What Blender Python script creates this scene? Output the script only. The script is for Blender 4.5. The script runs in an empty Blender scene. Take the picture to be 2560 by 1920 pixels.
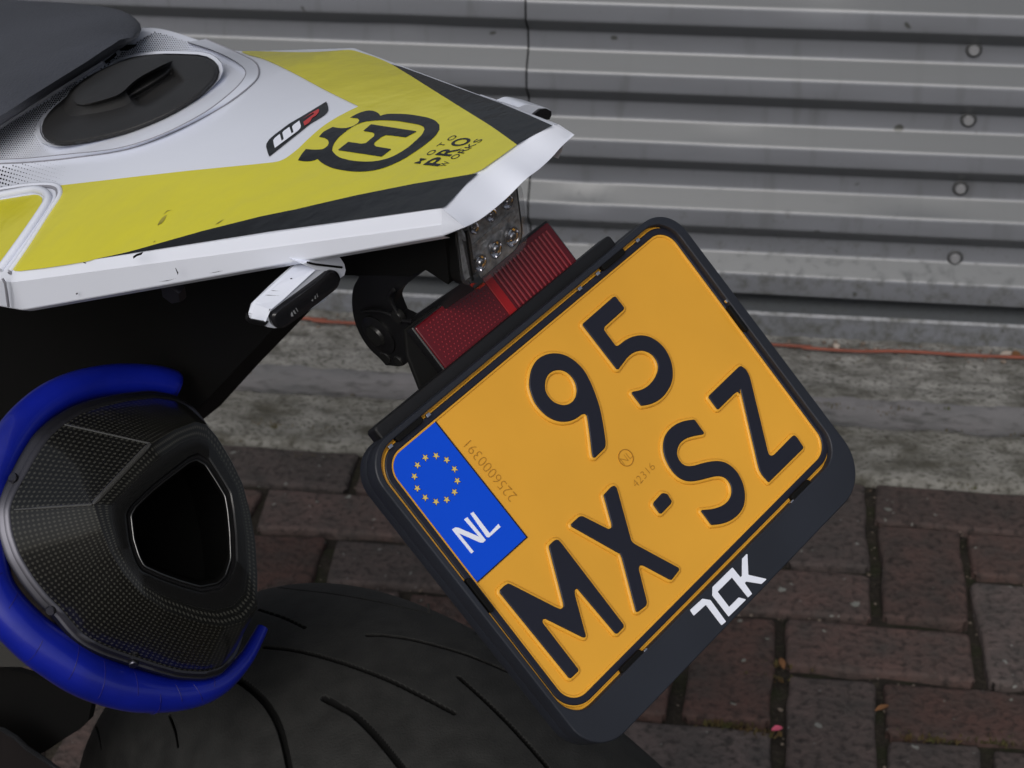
import bpy, bmesh, math, random
import numpy as np
from mathutils import Vector, Matrix, geometry, noise
random.seed(7); rng = np.random.default_rng(5)
SC = bpy.context.scene
COL = SC.collection

# ------------------------------------------------------------------ camera
F = 4700.0; HC = 1.33                      # focal length in photo pixels, camera height
def _rot(yaw, pitch, roll):
    cy, sy, cp, sp = math.cos(yaw), math.sin(yaw), math.cos(pitch), math.sin(pitch)
    f = np.array([sy*cp, cy*cp, -sp]); r = np.array([cy, -sy, 0.0]); d = np.cross(f, r)
    c, s = math.cos(roll), math.sin(roll)
    return np.array([c*r+s*d, -s*r+c*d, f])
RC = _rot(*np.radians([-8.27, 31.6, 1.06])); CAM = np.array([0, 0, HC])
cam_d = bpy.data.cameras.new('camera'); cam = bpy.data.objects.new('camera', cam_d); COL.objects.link(cam)
cam_d.sensor_width = 36; cam_d.lens = F/2560*36; cam_d.clip_start = 0.05; cam_d.clip_end = 400
m = Matrix.Identity(4)
for i in range(3):
    m[i][0] = RC[0][i]; m[i][1] = -RC[1][i]; m[i][2] = -RC[2][i]; m[i][3] = CAM[i]
cam.matrix_world = m
cam_d.dof.use_dof = True; cam_d.dof.focus_distance = 0.88; cam_d.dof.aperture_fstop = 30
SC.camera = cam
SC.render.resolution_x = 1024; SC.render.resolution_y = 768

# ------------------------------------------------------------------ sky, sun, exposure
W = bpy.data.worlds.new('World'); SC.world = W; W.use_nodes = True
nt = W.node_tree; nt.nodes.clear()
sky = nt.nodes.new('ShaderNodeTexSky'); sky.sky_type = 'NISHITA'; sky.sun_disc = False
SUN_EL, SUN_AZ = math.radians(42), math.radians(188)      # azimuth measured from +Y clockwise
sky.sun_elevation = SUN_EL; sky.sun_rotation = SUN_AZ; sky.air_density = 1.0; sky.dust_density = 4.0; sky.ozone_density = 1.0
hs = nt.nodes.new('ShaderNodeHueSaturation'); hs.inputs['Saturation'].default_value = 0.42
bg = nt.nodes.new('ShaderNodeBackground'); bg.inputs[1].default_value = 0.068
wo = nt.nodes.new('ShaderNodeOutputWorld')
nt.links.new(sky.outputs[0], hs.inputs['Color']); nt.links.new(hs.outputs[0], bg.inputs[0]); nt.links.new(bg.outputs[0], wo.inputs[0])
sd = bpy.data.lights.new('sun', 'SUN'); sd.energy = 1.15; sd.angle = math.radians(38); sd.color = (1, .97, .93)
sun = bpy.data.objects.new('sun', sd); COL.objects.link(sun)
sv = Vector((math.sin(SUN_AZ)*math.cos(SUN_EL), math.cos(SUN_AZ)*math.cos(SUN_EL), math.sin(SUN_EL)))
sun.rotation_euler = sv.to_track_quat('Z', 'Y').to_euler(); sun.location = (0, -2, 4)
SC.view_settings.view_transform = 'Standard'; SC.view_settings.look = 'None'
SC.view_settings.exposure = 0.40; SC.view_settings.gamma = 1.0; SC.view_settings.use_curve_mapping = False
SC.render.engine = 'CYCLES'

# ------------------------------------------------------------------ frames of the place
# the motorcycle leans on its stand: R = rearward, S = to its right side, U = up along its own axis
PC = CAM + np.array([-0.054, .7064, -.4737])               # centre of the licence plate
S = np.array([0.54513639, 0.79019103, 0.19479709]); S /= np.linalg.norm(S)
R = np.cross(S, [0, 0, 1.]); R /= np.linalg.norm(R)
U = np.cross(R, S); U = U if U[2] > 0 else -U
BF = np.array([R, S, U])
PY = np.array([-0.65210023, 0.2496608, 0.74414352]); PY -= (PY@S)*S; PY /= np.linalg.norm(PY); PX = S; PN = np.cross(PX, PY)
def ray(x, y): return RC.T@np.array([(x-1280)/F, (y-960)/F, 1.])
def onplane(x, y, p0, n):
    d = ray(x, y); return CAM + d*(((p0-CAM)@n)/(d@n))
def bike(p): return BF@(np.asarray(p)-PC)
def world(q): return PC + BF.T@np.asarray(q, float)
def on_s(x, y, s): return onplane(x, y, world([0, s, 0]), S)
def on_r(x, y, r): return onplane(x, y, world([r, 0, 0]), R)
def on_u(x, y, u): return onplane(x, y, world([0, 0, u]), U)
def on_ground(x, y, z=0.): return onplane(x, y, np.array([0, 0, z]), np.array([0, 0, 1.]))
def on_wall(x, y, Y): return onplane(x, y, np.array([0, Y, 0.]), np.array([0, 1., 0]))
def plate_xy(x, y, z=0.):
    p = onplane(x, y, PC+PN*z, PN)-PC; return (float(p@PX), float(p@PY))
def pix(p):
    c = RC@(np.asarray(p)-CAM); return np.array([1280+F*c[0]/c[2], 960+F*c[1]/c[2]])
def q(ox, oy, w, pts):
    k = w/2212.; return [(ox+x*k, oy+y*k) for x, y in pts]
def zone(ox, oy, w): return lambda pts: q(ox, oy, w, pts)

# ------------------------------------------------------------------ materials
def mat(name, col, rough=.5, metal=0., spec=.5, var=0., vscale=20., bump=0., bscale=200., coat=0., alpha=1., trans=0., ior=1.45, col2=None, detail=4.):
    mt = bpy.data.materials.new(name); mt.use_nodes = True; n = mt.node_tree.nodes; l = mt.node_tree.links
    b = n['Principled BSDF']; b.inputs['Base Color'].default_value = (*col, 1); b.inputs['Roughness'].default_value = rough
    b.inputs['Metallic'].default_value = metal; b.inputs['Specular IOR Level'].default_value = spec; b.inputs['IOR'].default_value = ior
    b.inputs['Coat Weight'].default_value = coat; b.inputs['Coat Roughness'].default_value = .08
    b.inputs['Transmission Weight'].default_value = trans; b.inputs['Alpha'].default_value = alpha
    tc = n.new('ShaderNodeTexCoord')
    if var > 0:
        nz = n.new('ShaderNodeTexNoise'); nz.inputs['Scale'].default_value = vscale; nz.inputs['Detail'].default_value = detail
        l.new(tc.outputs['Object'], nz.inputs['Vector'])
        mr = n.new('ShaderNodeMapRange'); mr.inputs[1].default_value = .3; mr.inputs[2].default_value = .7
        mx = n.new('ShaderNodeMixRGB'); c2 = col2 or tuple(c*(1-var) for c in col)
        mx.inputs[1].default_value = (*col, 1); mx.inputs[2].default_value = (*c2, 1)
        l.new(nz.outputs[0], mr.inputs[0]); l.new(mr.outputs[0], mx.inputs[0]); l.new(mx.outputs[0], b.inputs['Base Color'])
    if bump > 0:
        nz2 = n.new('ShaderNodeTexNoise'); nz2.inputs['Scale'].default_value = bscale; nz2.inputs['Detail'].default_value = 3
        l.new(tc.outputs['Object'], nz2.inputs['Vector'])
        bp = n.new('ShaderNodeBump'); bp.inputs['Strength'].default_value = .6; bp.inputs['Distance'].default_value = bump
        l.new(nz2.outputs[0], bp.inputs['Height']); l.new(bp.outputs[0], b.inputs['Normal'])
    return mt
def nd(mt, t, **kw):
    x = mt.node_tree.nodes.new(t)
    for k, v in kw.items(): setattr(x, k, v)
    return x
M = {}
M['plate'] = mat('plate_yellow', (.70, .345, .032), .40, spec=.45, var=.10, vscale=14, bump=.00004, bscale=2500)
M['plate_black'] = mat('plate_black', (.010, .011, .020), .45, spec=.4)
M['blue'] = mat('band_blue', (.0, .062, .60), .45, spec=.3)
M['white_print'] = mat('white_print', (.75, .78, .88), .4)
M['star'] = mat('star_gold', (.62, .47, .14), .5)
M['engrave'] = mat('engraved_line', (.33, .15, .012), .6)
M['holder'] = mat('holder_plastic', (.018, .021, .030), .5, spec=.4, var=.35, vscale=12, bump=.00005, bscale=1500)
M['cap'] = mat('cap_plastic', (.022, .022, .023), .6, var=.2, vscale=40, bump=.00005, bscale=1200)
M['black'] = mat('black_plastic', (.007, .007, .008), .42, var=.3, vscale=30, bump=.00006, bscale=900)
M['matte'] = mat('matte_black', (.004, .004, .004), .75, spec=.15)
M['white'] = mat('white_fairing', (.68, .71, .80), .22, var=.05, vscale=9, bump=.0002, bscale=30)
M['inner_white'] = mat('seat_trim_grey', (.45, .46, .52), .4, var=.2, vscale=30)
M['yellow'] = mat('yellow_film', (.60, .55, .030), .20, var=.07, vscale=18, bump=.0016, bscale=38)
M['film_black'] = mat('black_film', (.006, .006, .007), .22, spec=.28, var=.3, vscale=40, bump=.0012, bscale=75)
M['red_print'] = mat('red_print', (.45, .03, .03), .35)
M['seat'] = mat('seat_vinyl', (.052, .056, .070), .55, var=.25, vscale=15, bump=.0010, bscale=480)
M['chrome'] = mat('chrome', (.62, .62, .66), .12, metal=1.)
M['steel'] = mat('clamp_steel', (.085, .085, .10), .42, metal=1.)
M['smoke'] = mat('smoked_lens', (.16, .16, .17), .05, alpha=.18, spec=.9)
M['dark_lens'] = mat('dark_lens', (.012, .012, .014), .12, spec=.6)
M['lamp_inner'] = mat('lamp_reflector', (.36, .37, .39), .3, metal=.15, spec=.9, var=.75, vscale=300, bump=.0012, bscale=330)
M['rubber'] = mat('tyre_rubber', (.021, .021, .020), .68, spec=.28, var=.45, vscale=70, bump=.0007, bscale=800, detail=12.)
M['groove'] = mat('tyre_groove', (.007, .007, .007), .85, spec=.1)  # unworn rubber, coloured blacker to stand in for shade inside the grooves
M['silicone'] = mat('blue_silicone', (.004, .012, .27), .33, spec=.45, var=.45, vscale=22, coat=.35, bump=.0005, bscale=60)
M['cable'] = mat('orange_cable', (.22, .06, .036), .65, var=.4, vscale=20)
M['bolt'] = mat('bolt_black', (.03, .03, .03), .3, metal=.6)
M['washer'] = mat('rubber_washer', (.05, .052, .055), .6)
M['bolt_head'] = mat('zinc_bolt_head', (.26, .265, .28), .45, metal=.3)
M['gloss_black'] = mat('lacquered_black', (.006, .006, .006), .25)
M['outlet_steel'] = mat('outlet_steel', (.14, .14, .14), .3, metal=1.)
M['petal'] = mat('petal_pink', (.55, .09, .16), .6)
M['tuft'] = mat('moss_green', (.045, .055, .014), .9, var=.5, vscale=60, col2=(.09, .05, .02))
M['pebble'] = mat('pebble', (.22, .18, .15), .85, var=.6, vscale=30, col2=(.07, .05, .035))
M['leaf'] = mat('dry_leaf', (.20, .09, .035), .8, var=.4, vscale=50)

# carbon weave measured along the two axes across the silencer
AX = np.array([.80, .12, .58]); AX /= np.linalg.norm(AX)               # silencer axis in the bike frame
AXW = BF.T@AX
E1 = np.cross(AXW, [0, 0, 1.]); E1 /= np.linalg.norm(E1); E2 = np.cross(AXW, E1)
def carbon():
    mt = mat('carbon_fibre', (.005, .005, .004), .32, spec=.35, coat=.5); n = mt.node_tree.nodes; l = mt.node_tree.links; b = n['Principled BSDF']
    g = nd(mt, 'ShaderNodeUVMap'); g.uv_map = 'UVMap'
    outs = []
    for v in ((.7071, .7071, 0), (.7071, -.7071, 0)):
        d = nd(mt, 'ShaderNodeVectorMath', operation='DOT_PRODUCT'); d.inputs[1].default_value = v; l.new(g.outputs['UV'], d.inputs[0])
        mu = nd(mt, 'ShaderNodeMath', operation='MULTIPLY'); mu.inputs[1].default_value = 2*math.pi/.0042; l.new(d.outputs['Value'], mu.inputs[0])
        s = nd(mt, 'ShaderNodeMath', operation='SINE'); l.new(mu.outputs[0], s.inputs[0]); outs.append(s)
    p = nd(mt, 'ShaderNodeMath', operation='MULTIPLY'); l.new(outs[0].outputs[0], p.inputs[0]); l.new(outs[1].outputs[0], p.inputs[1])
    mr = nd(mt, 'ShaderNodeMapRange'); mr.inputs[1].default_value = .15; mr.inputs[2].default_value = .8; l.new(p.outputs[0], mr.inputs[0])
    mx = nd(mt, 'ShaderNodeMixRGB'); mx.inputs[1].default_value = (.004, .004, .0035, 1); mx.inputs[2].default_value = (.034, .034, .029, 1)
    l.new(mr.outputs[0], mx.inputs[0]); l.new(mx.outputs[0], b.inputs['Base Color'])
    return mt
M['carbon'] = carbon()

def reflector_mat():
    mt = mat('reflector_red', (.085, .004, .008), .14, spec=.6); n = mt.node_tree.nodes; l = mt.node_tree.links; b = n['Principled BSDF']
    return mt
M['reflector'] = reflector_mat()
M['red_ridge'] = mat('reflector_ridge', (.24, .026, .034), .2, spec=.6)
M['red_bright'] = mat('reflector_bar', (.30, .008, .010), .25)

def metal_wall():
    mt = mat('galvanised_sheet', (.2, .2, .2), .32, metal=.10, spec=.75); n = mt.node_tree.nodes; l = mt.node_tree.links; b = n['Principled BSDF']
    tc = nd(mt, 'ShaderNodeTexCoord'); mp = nd(mt, 'ShaderNodeMapping'); mp.inputs['Scale'].default_value = (5, 5, 16); l.new(tc.outputs['Object'], mp.inputs['Vector'])
    nz = nd(mt, 'ShaderNodeTexNoise'); nz.inputs['Scale'].default_value = 1.6; nz.inputs['Detail'].default_value = 6; l.new(mp.outputs[0], nz.inputs['Vector'])
    mx = nd(mt, 'ShaderNodeMixRGB'); mx.inputs[1].default_value = (.130, .137, .150, 1); mx.inputs[2].default_value = (.190, .200, .228, 1); l.new(nz.outputs[0], mx.inputs[0])
    # grime: specks everywhere, heavy towards the foot of the wall
    sp = nd(mt, 'ShaderNodeSeparateXYZ'); l.new(tc.outputs['Object'], sp.inputs[0])
    hz = nd(mt, 'ShaderNodeMapRange'); hz.inputs[1].default_value = .30; hz.inputs[2].default_value = .03; l.new(sp.outputs[2], hz.inputs[0])
    n2 = nd(mt, 'ShaderNodeTexNoise'); n2.inputs['Scale'].default_value = 55; n2.inputs['Detail'].default_value = 7; n2.inputs['Roughness'].default_value = .7; l.new(tc.outputs['Object'], n2.inputs['Vector'])
    ad = nd(mt, 'ShaderNodeMath', operation='MULTIPLY_ADD'); ad.inputs[1].default_value = .26; l.new(hz.outputs[0], ad.inputs[0]); l.new(n2.outputs[0], ad.inputs[2])
    r2 = nd(mt, 'ShaderNodeMapRange'); r2.inputs[1].default_value = .66; r2.inputs[2].default_value = .95; l.new(ad.outputs[0], r2.inputs[0])
    m2 = nd(mt, 'ShaderNodeMixRGB'); m2.inputs[2].default_value = (.05, .05, .038, 1); l.new(mx.outputs[0], m2.inputs[1]); l.new(r2.outputs[0], m2.inputs[0])
    mp6 = nd(mt, 'ShaderNodeMapping'); mp6.inputs['Scale'].default_value = (38, 4, 7); l.new(tc.outputs['Object'], mp6.inputs['Vector'])
    n6 = nd(mt, 'ShaderNodeTexNoise'); n6.inputs['Scale'].default_value = 1.0; n6.inputs['Detail'].default_value = 5; l.new(mp6.outputs[0], n6.inputs['Vector'])
    r6 = nd(mt, 'ShaderNodeMapRange'); r6.inputs[1].default_value = .56; r6.inputs[2].default_value = .8; r6.inputs[4].default_value = .55; l.new(n6.outputs[0], r6.inputs[0])
    m6 = nd(mt, 'ShaderNodeMixRGB'); m6.inputs[2].default_value = (.075, .078, .078, 1); l.new(m2.outputs[0], m6.inputs[1]); l.new(r6.outputs[0], m6.inputs[0])
    n7 = nd(mt, 'ShaderNodeTexNoise'); n7.inputs['Scale'].default_value = 42; n7.inputs['Detail'].default_value = 1; l.new(tc.outputs['Object'], n7.inputs['Vector'])
    r7 = nd(mt, 'ShaderNodeMapRange'); r7.inputs[1].default_value = .76; r7.inputs[2].default_value = .80; r7.inputs[4].default_value = .8; l.new(n7.outputs[0], r7.inputs[0])
    m7 = nd(mt, 'ShaderNodeMixRGB'); m7.inputs[2].default_value = (.035, .036, .028, 1); l.new(m6.outputs[0], m7.inputs[1]); l.new(r7.outputs[0], m7.inputs[0]); m2 = m7
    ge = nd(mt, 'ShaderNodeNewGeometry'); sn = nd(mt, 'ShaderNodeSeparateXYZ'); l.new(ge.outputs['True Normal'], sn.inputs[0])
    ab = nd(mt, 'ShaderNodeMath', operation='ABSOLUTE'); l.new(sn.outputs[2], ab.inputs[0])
    du = nd(mt, 'ShaderNodeMapRange'); du.inputs[1].default_value = .45; du.inputs[2].default_value = .66; du.inputs[4].default_value = .85; l.new(ab.outputs[0], du.inputs[0])  # dust grey on sloping faces, painted darker to offset the sky light they catch
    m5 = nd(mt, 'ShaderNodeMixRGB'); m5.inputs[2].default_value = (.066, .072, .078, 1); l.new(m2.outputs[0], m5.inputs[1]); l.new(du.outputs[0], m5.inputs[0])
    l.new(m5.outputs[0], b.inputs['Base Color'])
    rr = nd(mt, 'ShaderNodeMapRange'); rr.inputs[3].default_value = .36; rr.inputs[4].default_value = .8; l.new(r2.outputs[0], rr.inputs[0]); l.new(rr.outputs[0], b.inputs['Roughness'])
    bp = nd(mt, 'ShaderNodeBump'); bp.inputs['Distance'].default_value = .0002; bp.inputs['Strength'].default_value = .4
    n3 = nd(mt, 'ShaderNodeTexNoise'); n3.inputs['Scale'].default_value = 9; n3.inputs['Detail'].default_value = 3; l.new(tc.outputs['Object'], n3.inputs['Vector'])
    l.new(n3.outputs[0], bp.inputs['Height']); l.new(bp.outputs[0], b.inputs['Normal'])
    return mt
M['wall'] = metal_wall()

def mineral(name, a, b_, spot, sc=14., streak=(1, 1, 1), moss=None, lichen=0.):
    mt = mat(name, a, .9, spec=.25); n = mt.node_tree.nodes; l = mt.node_tree.links; b = n['Principled BSDF']
    tc = nd(mt, 'ShaderNodeNewGeometry'); mp = nd(mt, 'ShaderNodeMapping'); mp.inputs['Scale'].default_value = streak; l.new(tc.outputs['Position'], mp.inputs['Vector'])
    n1 = nd(mt, 'ShaderNodeTexNoise'); n1.inputs['Scale'].default_value = sc; n1.inputs['Detail'].default_value = 8; n1.inputs['Roughness'].default_value = .65; l.new(mp.outputs[0], n1.inputs['Vector'])
    r1 = nd(mt, 'ShaderNodeMapRange'); r1.inputs[1].default_value = .32; r1.inputs[2].default_value = .68; l.new(n1.outputs[0], r1.inputs[0])
    m1 = nd(mt, 'ShaderNodeMixRGB'); m1.inputs[1].default_value = (*a, 1); m1.inputs[2].default_value = (*b_, 1); l.new(r1.outputs[0], m1.inputs[0])
    n2 = nd(mt, 'ShaderNodeTexNoise'); n2.inputs['Scale'].default_value = sc*6; n2.inputs['Detail'].default_value = 5; l.new(mp.outputs[0], n2.inputs['Vector'])
    r2 = nd(mt, 'ShaderNodeMapRange'); r2.inputs[1].default_value = .5; r2.inputs[2].default_value = .72; l.new(n2.outputs[0], r2.inputs[0])
    m2 = nd(mt, 'ShaderNodeMixRGB'); m2.inputs[2].default_value = (*spot, 1); l.new(m1.outputs[0], m2.inputs[1]); l.new(r2.outputs[0], m2.inputs[0])
    last = m2
    if moss:
        n3 = nd(mt, 'ShaderNodeTexNoise'); n3.inputs['Scale'].default_value = sc*.8; n3.inputs['Detail'].default_value = 6
        mp3 = nd(mt, 'ShaderNodeMapping'); mp3.inputs['Location'].default_value = (3.1, 1.7, 5); mp3.inputs['Scale'].default_value = streak; l.new(tc.outputs['Position'], mp3.inputs['Vector']); l.new(mp3.outputs[0], n3.inputs['Vector'])
        r3 = nd(mt, 'ShaderNodeMapRange'); r3.inputs[1].default_value = .5; r3.inputs[2].default_value = .68; l.new(n3.outputs[0], r3.inputs[0])
        m3 = nd(mt, 'ShaderNodeMixRGB'); m3.inputs[2].default_value = (*moss, 1); l.new(last.outputs[0], m3.inputs[1]); l.new(r3.outputs[0], m3.inputs[0]); last = m3
    for vs_ in ((48, 120) if lichen > 0 else ()):
        vo = nd(mt, 'ShaderNodeTexVoronoi'); vo.inputs['Scale'].default_value = vs_; vo.inputs['Randomness'].default_value = 1
        nw = nd(mt, 'ShaderNodeTexNoise'); nw.inputs['Scale'].default_value = 60; l.new(tc.outputs['Position'], nw.inputs['Vector'])
        ms = nd(mt, 'ShaderNodeMixRGB'); ms.inputs[0].default_value = .018; l.new(tc.outputs['Position'], ms.inputs[1]); l.new(nw.outputs[1], ms.inputs[2]); l.new(ms.outputs[0], vo.inputs['Vector'])
        sx = nd(mt, 'ShaderNodeSeparateColor'); l.new(vo.outputs['Color'], sx.inputs[0])
        th = nd(mt, 'ShaderNodeMapRange'); th.inputs[1].default_value = 1-lichen; th.inputs[2].default_value = 1; th.inputs[3].default_value = 0; th.inputs[4].default_value = .30; l.new(sx.outputs[0], th.inputs[0])
        lt = nd(mt, 'ShaderNodeMath', operation='SUBTRACT'); l.new(th.outputs[0], lt.inputs[0]); l.new(vo.outputs['Distance'], lt.inputs[1])
        r4 = nd(mt, 'ShaderNodeMapRange'); r4.inputs[1].default_value = 0; r4.inputs[2].default_value = .06; r4.inputs[4].default_value = .8; l.new(lt.outputs[0], r4.inputs[0])
        m4 = nd(mt, 'ShaderNodeMixRGB'); m4.inputs[2].default_value = (.20, .21, .19, 1); l.new(last.outputs[0], m4.inputs[1]); l.new(r4.outputs[0], m4.inputs[0]); last = m4
    oi = nd(mt, 'ShaderNodeObjectInfo'); ov = nd(mt, 'ShaderNodeMapRange'); ov.inputs[3].default_value = .80; ov.inputs[4].default_value = 1.2; l.new(oi.outputs['Random'], ov.inputs[0])
    hv = nd(mt, 'ShaderNodeHueSaturation'); l.new(ov.outputs[0], hv.inputs['Value'])
    os_ = nd(mt, 'ShaderNodeMath', operation='FRACT'); om = nd(mt, 'ShaderNodeMath', operation='MULTIPLY'); om.inputs[1].default_value = 7.3; l.new(oi.outputs['Random'], om.inputs[0]); l.new(om.outputs[0], os_.inputs[0])
    o2 = nd(mt, 'ShaderNodeMapRange'); o2.inputs[3].default_value = .5; o2.inputs[4].default_value = 1.15; l.new(os_.outputs[0], o2.inputs[0]); l.new(o2.outputs[0], hv.inputs['Saturation'])
    l.new(last.outputs[0], hv.inputs['Color']); l.new(hv.outputs[0], b.inputs['Base Color'])
    bp = nd(mt, 'ShaderNodeBump'); bp.inputs['Distance'].default_value = .004; bp.inputs['Strength'].default_value = .8
    l.new(n2.outputs[0], bp.inputs['Height']); l.new(bp.outputs[0], b.inputs['Normal'])
    return mt
M['brick'] = mineral('clinker_brick', (.094, .056, .049), (.052, .044, .041), (.028, .022, .020), 20, lichen=.13)
M['joint'] = mineral('joint_dirt', (.026, .020, .014), (.012, .010, .008), (.035, .028, .018), 30, moss=(.018, .021, .007))
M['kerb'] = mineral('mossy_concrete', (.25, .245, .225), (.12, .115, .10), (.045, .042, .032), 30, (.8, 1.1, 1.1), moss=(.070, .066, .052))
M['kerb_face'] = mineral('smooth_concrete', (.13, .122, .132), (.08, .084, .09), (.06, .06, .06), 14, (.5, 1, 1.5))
M['ground'] = mineral('ground_dirt', (.06, .045, .04), (.045, .037, .033), (.03, .025, .02), 14)

# ------------------------------------------------------------------ object helpers
def link(name, me, mt, parent=None, smooth=False, **props):
    o = bpy.data.objects.new(name, me); COL.objects.link(o)
    if mt is not None:
        for x in (mt if isinstance(mt, (list, tuple)) else [mt]): me.materials.append(x)
    if smooth: me.polygons.foreach_set('use_smooth', [True]*len(me.polygons))
    if parent is not None:
        o.parent = parent
        if parent.type == 'EMPTY': o.location = -parent.location
    for k, v in props.items(): o[k] = v
    return o
def mesh(name, v, f, mt, parent=None, smooth=False, auto=None, **props):
    me = bpy.data.meshes.new(name); me.from_pydata([tuple(map(float, x)) for x in v], [], f); me.update()
    o = link(name, me, mt, parent, smooth, **props)
    if auto: sharp(me, auto)
    return o
def sharp(me, deg):
    me.polygons.foreach_set('use_smooth', [True]*len(me.polygons))
    me.set_sharp_from_angle(angle=math.radians(deg))
def thing(name, label, cat, loc, group=None):
    o = bpy.data.objects.new(name, None); COL.objects.link(o); o.location = loc; o['label'] = label; o['category'] = cat
    o.empty_display_size = .05
    if group: o['group'] = group
    return o
def fillet(pts, r, soft=40.):
    """round a closed 2-D polygon: gentle turns are smoothed fully, sharp corners get radius r"""
    P = [np.array(p, float) for p in pts]; n = len(P); out = []
    for i in range(n):
        a, b, c = P[i-1], P[i], P[(i+1) % n]; u, v = a-b, c-b; lu, lv = np.linalg.norm(u), np.linalg.norm(v)
        if lu < 1e-9 or lv < 1e-9: continue
        u /= lu; v /= lv; turn = math.pi-math.acos(max(-1, min(1, u@v)))
        if turn < math.radians(soft) and turn > .02: t = .46*min(lu, lv)
        else: t = min(r*math.tan(turn/2), .46*lu, .46*lv)
        if t < 1e-7: out.append(b); continue
        k = 5
        for j in range(k+1):
            s = j/k; out.append((1-s)**2*(b+u*t)+2*s*(1-s)*b+s*s*(b+v*t))
    return out
def area(P): return .5*sum(P[i-1][0]*P[i][1]-P[i][0]*P[i-1][1] for i in range(len(P)))
def plaque(name, loops, z0, z1, bevel, mt, parent, o=PC, x=PX, y=PY, n=PN, offset=0., res=2, smooth=30, **props):
    """solid slab from z0 to z1 over 2-D loops (first outer, others holes) with rounded edges"""
    cu = bpy.data.curves.new(name, 'CURVE'); cu.dimensions = '2D'; cu.fill_mode = 'BOTH'
    for lp in loops:
        sp = cu.splines.new('POLY'); sp.points.add(len(lp)-1); sp.use_cyclic_u = True
        for i, p in enumerate(lp): sp.points[i].co = (p[0], p[1], 0, 1)
    cu.extrude = max((z1-z0)/2-bevel, 1e-6); cu.bevel_depth = bevel; cu.bevel_resolution = res; cu.offset = -bevel+offset
    tmp = bpy.data.objects.new('tmp', cu); COL.objects.link(tmp)
    dg = bpy.context.evaluated_depsgraph_get(); me = bpy.data.meshes.new_from_object(tmp.evaluated_get(dg))
    bpy.data.objects.remove(tmp); bpy.data.curves.remove(cu)
    mw = Matrix(((x[0], y[0], n[0], o[0]), (x[1], y[1], n[1], o[1]), (x[2], y[2], n[2], o[2]), (0, 0, 0, 1)))
    me.transform(mw @ Matrix.Translation((0, 0, (z0+z1)/2))); me.name = name
    me.materials.clear()
    ob = link(name, me, mt, parent, **props); sharp(me, smooth); return ob
def ngon_slab(name, pts, back, mt, parent, bevel=0., seg=3, smooth=35, **props):
    """3-D outline extruded by the vector back"""
    bm = bmesh.new(); vs = [bm.verts.new(tuple(p)) for p in pts]; f = bm.faces.new(vs)
    ex = bmesh.ops.extrude_face_region(bm, geom=[f]); nv = [g for g in ex['geom'] if isinstance(g, bmesh.types.BMVert)]
    bmesh.ops.translate(bm, verts=nv, vec=tuple(back))
    bmesh.ops.recalc_face_normals(bm, faces=bm.faces[:])
    if bevel: bmesh.ops.bevel(bm, geom=bm.edges[:], offset=bevel, segments=seg, affect='EDGES', clamp_overlap=True)
    me = bpy.data.meshes.new(name); bm.to_mesh(me); bm.free(); o = link(name, me, mt, parent, **props); sharp(me, smooth); return o
def tube(name, pts, rad, mt, parent=None, seg=12, closed=False, cap=True, flat=None, **props):
    P = [np.array(p, float) for p in pts]; n = len(P); rad = rad if hasattr(rad, '__len__') else [rad]*n
    v = []; f = []; up = np.array([.13, .21, .97])
    for i in range(n):
        a = P[i-1] if (i > 0 or closed) else P[i]; b = P[(i+1) % n] if (i < n-1 or closed) else P[i]
        t = b-a; t /= np.linalg.norm(t)+1e-12
        s = np.cross(t, up); s /= np.linalg.norm(s); w = np.cross(s, t)
        if flat is not None:
            w = flat/np.linalg.norm(flat); s = np.cross(t, w); s /= np.linalg.norm(s)
        for k in range(seg):
            a_ = 2*math.pi*k/seg; v.append(P[i]+rad[i]*(math.cos(a_)*s+math.sin(a_)*w))
    m_ = n if closed else n-1
    for i in range(m_):
        for k in range(seg):
            a_, b_ = i*seg+k, i*seg+(k+1) % seg; c_, d_ = ((i+1) % n)*seg+(k+1) % seg, ((i+1) % n)*seg+k
            f.append((a_, b_, c_, d_))
    if cap and not closed: f.append(tuple(range(seg))[::-1]); f.append(tuple((n-1)*seg+k for k in range(seg)))
    return mesh(name, v, f, mt, parent, smooth=False, auto=50, **props)
def spline(pts, n):
    """Catmull-Rom through rows of numbers"""
    P = np.array(pts, float); P = np.vstack([2*P[0]-P[1], P, 2*P[-1]-P[-2]]); out = []
    for t in np.linspace(0, len(P)-3-1e-6, n):
        i = int(t); s = t-i; a, b, c, d = P[i:i+4]
        out.append(.5*((2*b)+(-a+c)*s+(2*a-5*b+4*c-d)*s*s+(-a+3*b-3*c+d)*s**3))
    return np.array(out)
def loft(name, rings, mt, parent, mats=None, close=False, smooth=30, **props):
    n = len(rings[0]); v = [p for r_ in rings for p in r_]; f = []
    for i in range(len(rings)-1):
        for k in range(n): f.append((i*n+k, i*n+(k+1) % n, (i+1)*n+(k+1) % n, (i+1)*n+k))
    if close: f.append(tuple((len(rings)-1)*n+k for k in range(n)))
    o = mesh(name, v, f, mt, parent, auto=smooth, **props)
    if mats:
        for i in range(len(rings)-1):
            for k in range(n): o.data.polygons[i*n+k].material_index = mats[i]
    bm = bmesh.new(); bm.from_mesh(o.data); bmesh.ops.recalc_face_normals(bm, faces=bm.faces[:]); bm.to_mesh(o.data); bm.free()
    return o
def disc(c, n, r, h, seg=24, rim=.3):
    """domed button on plane (c, n)"""
    n = np.array(n)/np.linalg.norm(n); a = np.cross(n, [.2, .9, .3]); a /= np.linalg.norm(a); b = np.cross(n, a)
    rings = []
    for rr, hh in ((1, 0), (1, h*.6), (1-rim*.5, h), (.01, h)):
        rings.append([c+n*hh+r*rr*(math.cos(t)*a+math.sin(t)*b) for t in np.linspace(0, 2*math.pi, seg, endpoint=False)])
    return rings

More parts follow.
